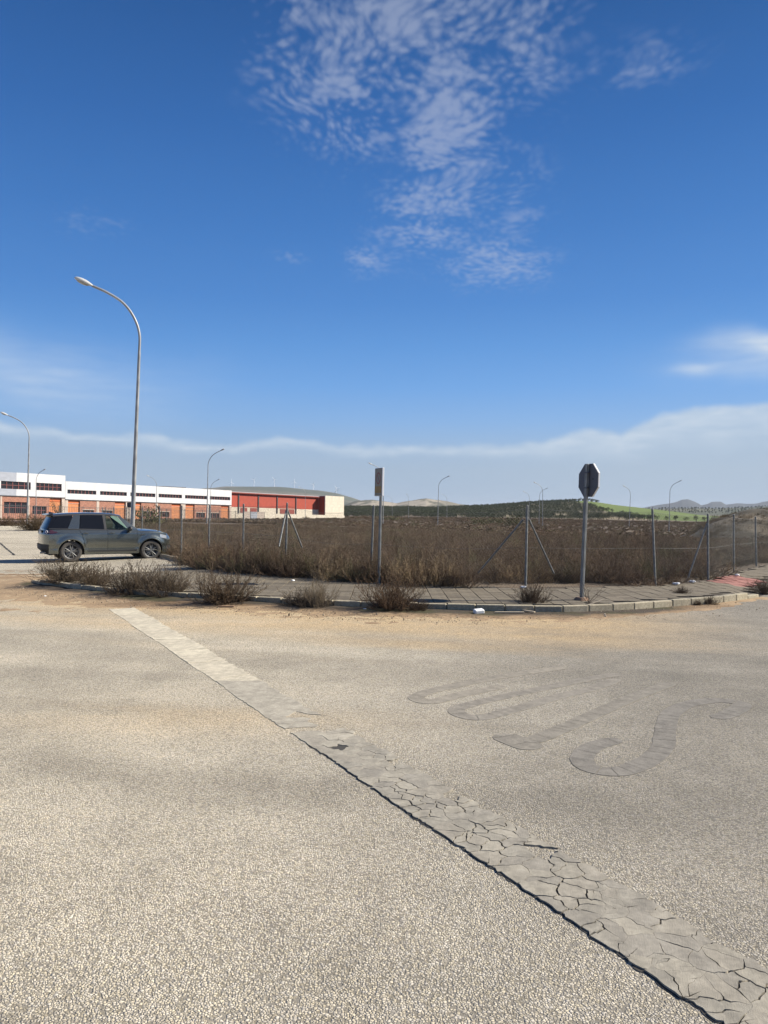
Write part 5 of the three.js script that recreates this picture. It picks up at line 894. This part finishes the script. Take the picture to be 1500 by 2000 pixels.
// ------------------------------------------------------------------ litter
{
  seed(91);
  const put = (name, geo, mat, label, cat, px, py, y = 0.02, ry = 0, rx = 0, h = 0) => { const p = onGround(px, py, h), m = lone(name, geo, mat, label, cat); m.position.set(p.x, p.y + y, p.z); m.rotation.set(rx, ry, 0); return m; };
  put('plastic_tray', new RoundedBoxGeometry(0.17, 0.075, 0.11, 2, 0.02), M(0.82, 0.82, 0.80, 0.5), 'crumpled white plastic tray on the dirt before the kerb', 'litter', 935, 1201, 0.06, 0.35, 0.2);
  const plank = new RoundedBoxGeometry(0.5, 0.02, 0.05, 1, 0.004), wood = M(0.42, 0.35, 0.25, 0.9);
  put('wood_strip', plank, wood, 'pale wooden strip lying along the foot of the kerb', 'plank', 995, 1201, 0.045, 0.06);
  put('wood_strip', new RoundedBoxGeometry(0.32, 0.02, 0.045, 1, 0.004), wood, 'short pale wooden strip slanting away from the kerb foot', 'plank', 1030, 1199, 0.05, -0.9);
  put('flat_stick', new RoundedBoxGeometry(0.27, 0.018, 0.06, 1, 0.004), M(0.26, 0.17, 0.11, 0.9), 'brown flat stick on the sand below the round spiky shrub', 'stick', 442, 1188, 0.035, 0.05);
  put('leaning_branch', (() => { const g = new Geo(); g.tube(V(-0.25, -0.02, 0.1), V(0, 0.1, 0), 0.012, 0.011, 6); g.tube(V(0, 0.1, 0), V(0.3, 0.2, -0.05), 0.011, 0.007, 6); return g.build(); })(), M(0.55, 0.46, 0.34, 1), 'pale dead branch leaning on the kerb beside the stop sign', 'branch', 1148, 1194, 0.01);
  const paper = (w) => { const g = new THREE.IcosahedronGeometry(w, 2), p = g.attributes.position; for (let k = 0; k < p.count; k++) { const f = 0.6 + 0.7 * vn(p.getX(k) * 30 + 9, p.getY(k) * 30 + p.getZ(k) * 20); p.setXYZ(k, p.getX(k) * f * 1.4, p.getY(k) * f * 0.5, p.getZ(k) * f); } g.computeVertexNormals(); return g; };
  [[1321, 1143, 0.06, 'crumpled white bag nearest the leaning fence post on the right'], [1352, 1139, 0.07, 'crumpled white rag at the foot of the slanted brace on the right'], [1022, 1150, 0.05, 'white paper scrap at the foot of the braced post'], [1440, 1126, 0.06, 'white scrap behind the red tactile tiles'], [572, 1137, 0.04, 'pale scrap on the pavement behind the pale dead shrub'], [712, 1194, 0.025, 'tiny white scrap in the dirt left of the dome-shaped shrub'], [88, 1168, 0.02, 'tiny pale pebble on the dirt below the leftmost shrub']].forEach(([px, py, s, l]) => put('paper_scrap', paper(s), M(0.72, 0.73, 0.74, 0.8), l, 'litter', px, py, 0.04, rr(0, 3), 0, py < 1160 ? PAVE : 0));
  // pebbles and twigs in the drifted earth
  const peb = new THREE.IcosahedronGeometry(0.5, 1), pp = peb.attributes.position; for (let k = 0; k < pp.count; k++) { const f = 0.8 + 0.4 * h2(Math.round(pp.getX(k) * 50), Math.round(pp.getY(k) * 50 + pp.getZ(k) * 90)); pp.setXYZ(k, pp.getX(k) * f, pp.getY(k) * f * 0.7, pp.getZ(k) * f); } peb.computeVertexNormals();
  const spots = []; const kl = resample(kerbLine, 0.01);
  for (let k = 0; k < 2600; k++) { const q = kl[Math.floor(rnd() * kl.length * (k % 5 ? 0.62 : 0.95))], off = Math.pow(rnd(), 1.6) * 1.6, x = q[0] + rr(-0.3, 0.3), d = q[1] - off; if (onPave(x, d)) continue; const s = rr(0.005, 0.016) * (rnd() < 0.04 ? 2 : 1), t = rnd(); spots.push([x, roadY(x, d) + 0.022, d, s, t < 0.5 ? [0.30, 0.24, 0.17] : t < 0.7 ? [0.16, 0.12, 0.08] : [0.45, 0.38, 0.28]]); }
  const im = new THREE.InstancedMesh(peb, new THREE.MeshStandardMaterial({ roughness: 1 }), spots.length), m = new THREE.Matrix4(), c = new THREE.Color();
  spots.forEach((s, k) => { m.compose(V(s[0], s[1], -s[2]), new THREE.Quaternion().setFromEuler(new THREE.Euler(rr(0, 6), rr(0, 6), rr(0, 6))), V(s[3] * rr(0.8, 2), s[3], s[3])); im.setMatrixAt(k, m); im.setColorAt(k, c.setRGB(...s[4])); });
  im.name = 'kerb_gravel'; im.userData = { kind: 'stuff', label: 'gravel and crumbs of earth along the kerb', category: 'gravel' }; im.castShadow = im.receiveShadow = true; scene.add(im);
  const tg = new Geo(); tg.tube(V(-0.5, 0, 0), V(0, 0.04, 0.03), 0.03, 0.025, 4); tg.tube(V(0, 0.04, 0.03), V(0.5, 0, -0.05), 0.025, 0.012, 4);
  const tws = []; for (let k = 0; k < 900; k++) { const q = kl[Math.floor(rnd() * kl.length * 0.8)], off = Math.pow(rnd(), 2) * 1.3, x = q[0] + rr(-0.3, 0.3), d = q[1] - off; if (onPave(x, d)) continue; tws.push([x, roadY(x, d) + 0.03, d]); }
  const it = new THREE.InstancedMesh(tg.build(), M(0.16, 0.125, 0.095, 1), tws.length); tws.forEach((s, k) => { const q = rr(0.02, 0.09); m.compose(V(s[0], s[1], -s[2]), new THREE.Quaternion().setFromEuler(new THREE.Euler(rr(-0.2, 0.2), rr(0, 6), rr(-0.25, 0.25))), V(q, q, q)); it.setMatrixAt(k, m); });
  it.name = 'fallen_twigs'; it.userData = { kind: 'stuff', label: 'fallen dry twigs in the dirt along the kerb', category: 'twigs' }; it.castShadow = it.receiveShadow = true; scene.add(it);
}
renderer.render(scene, camera);
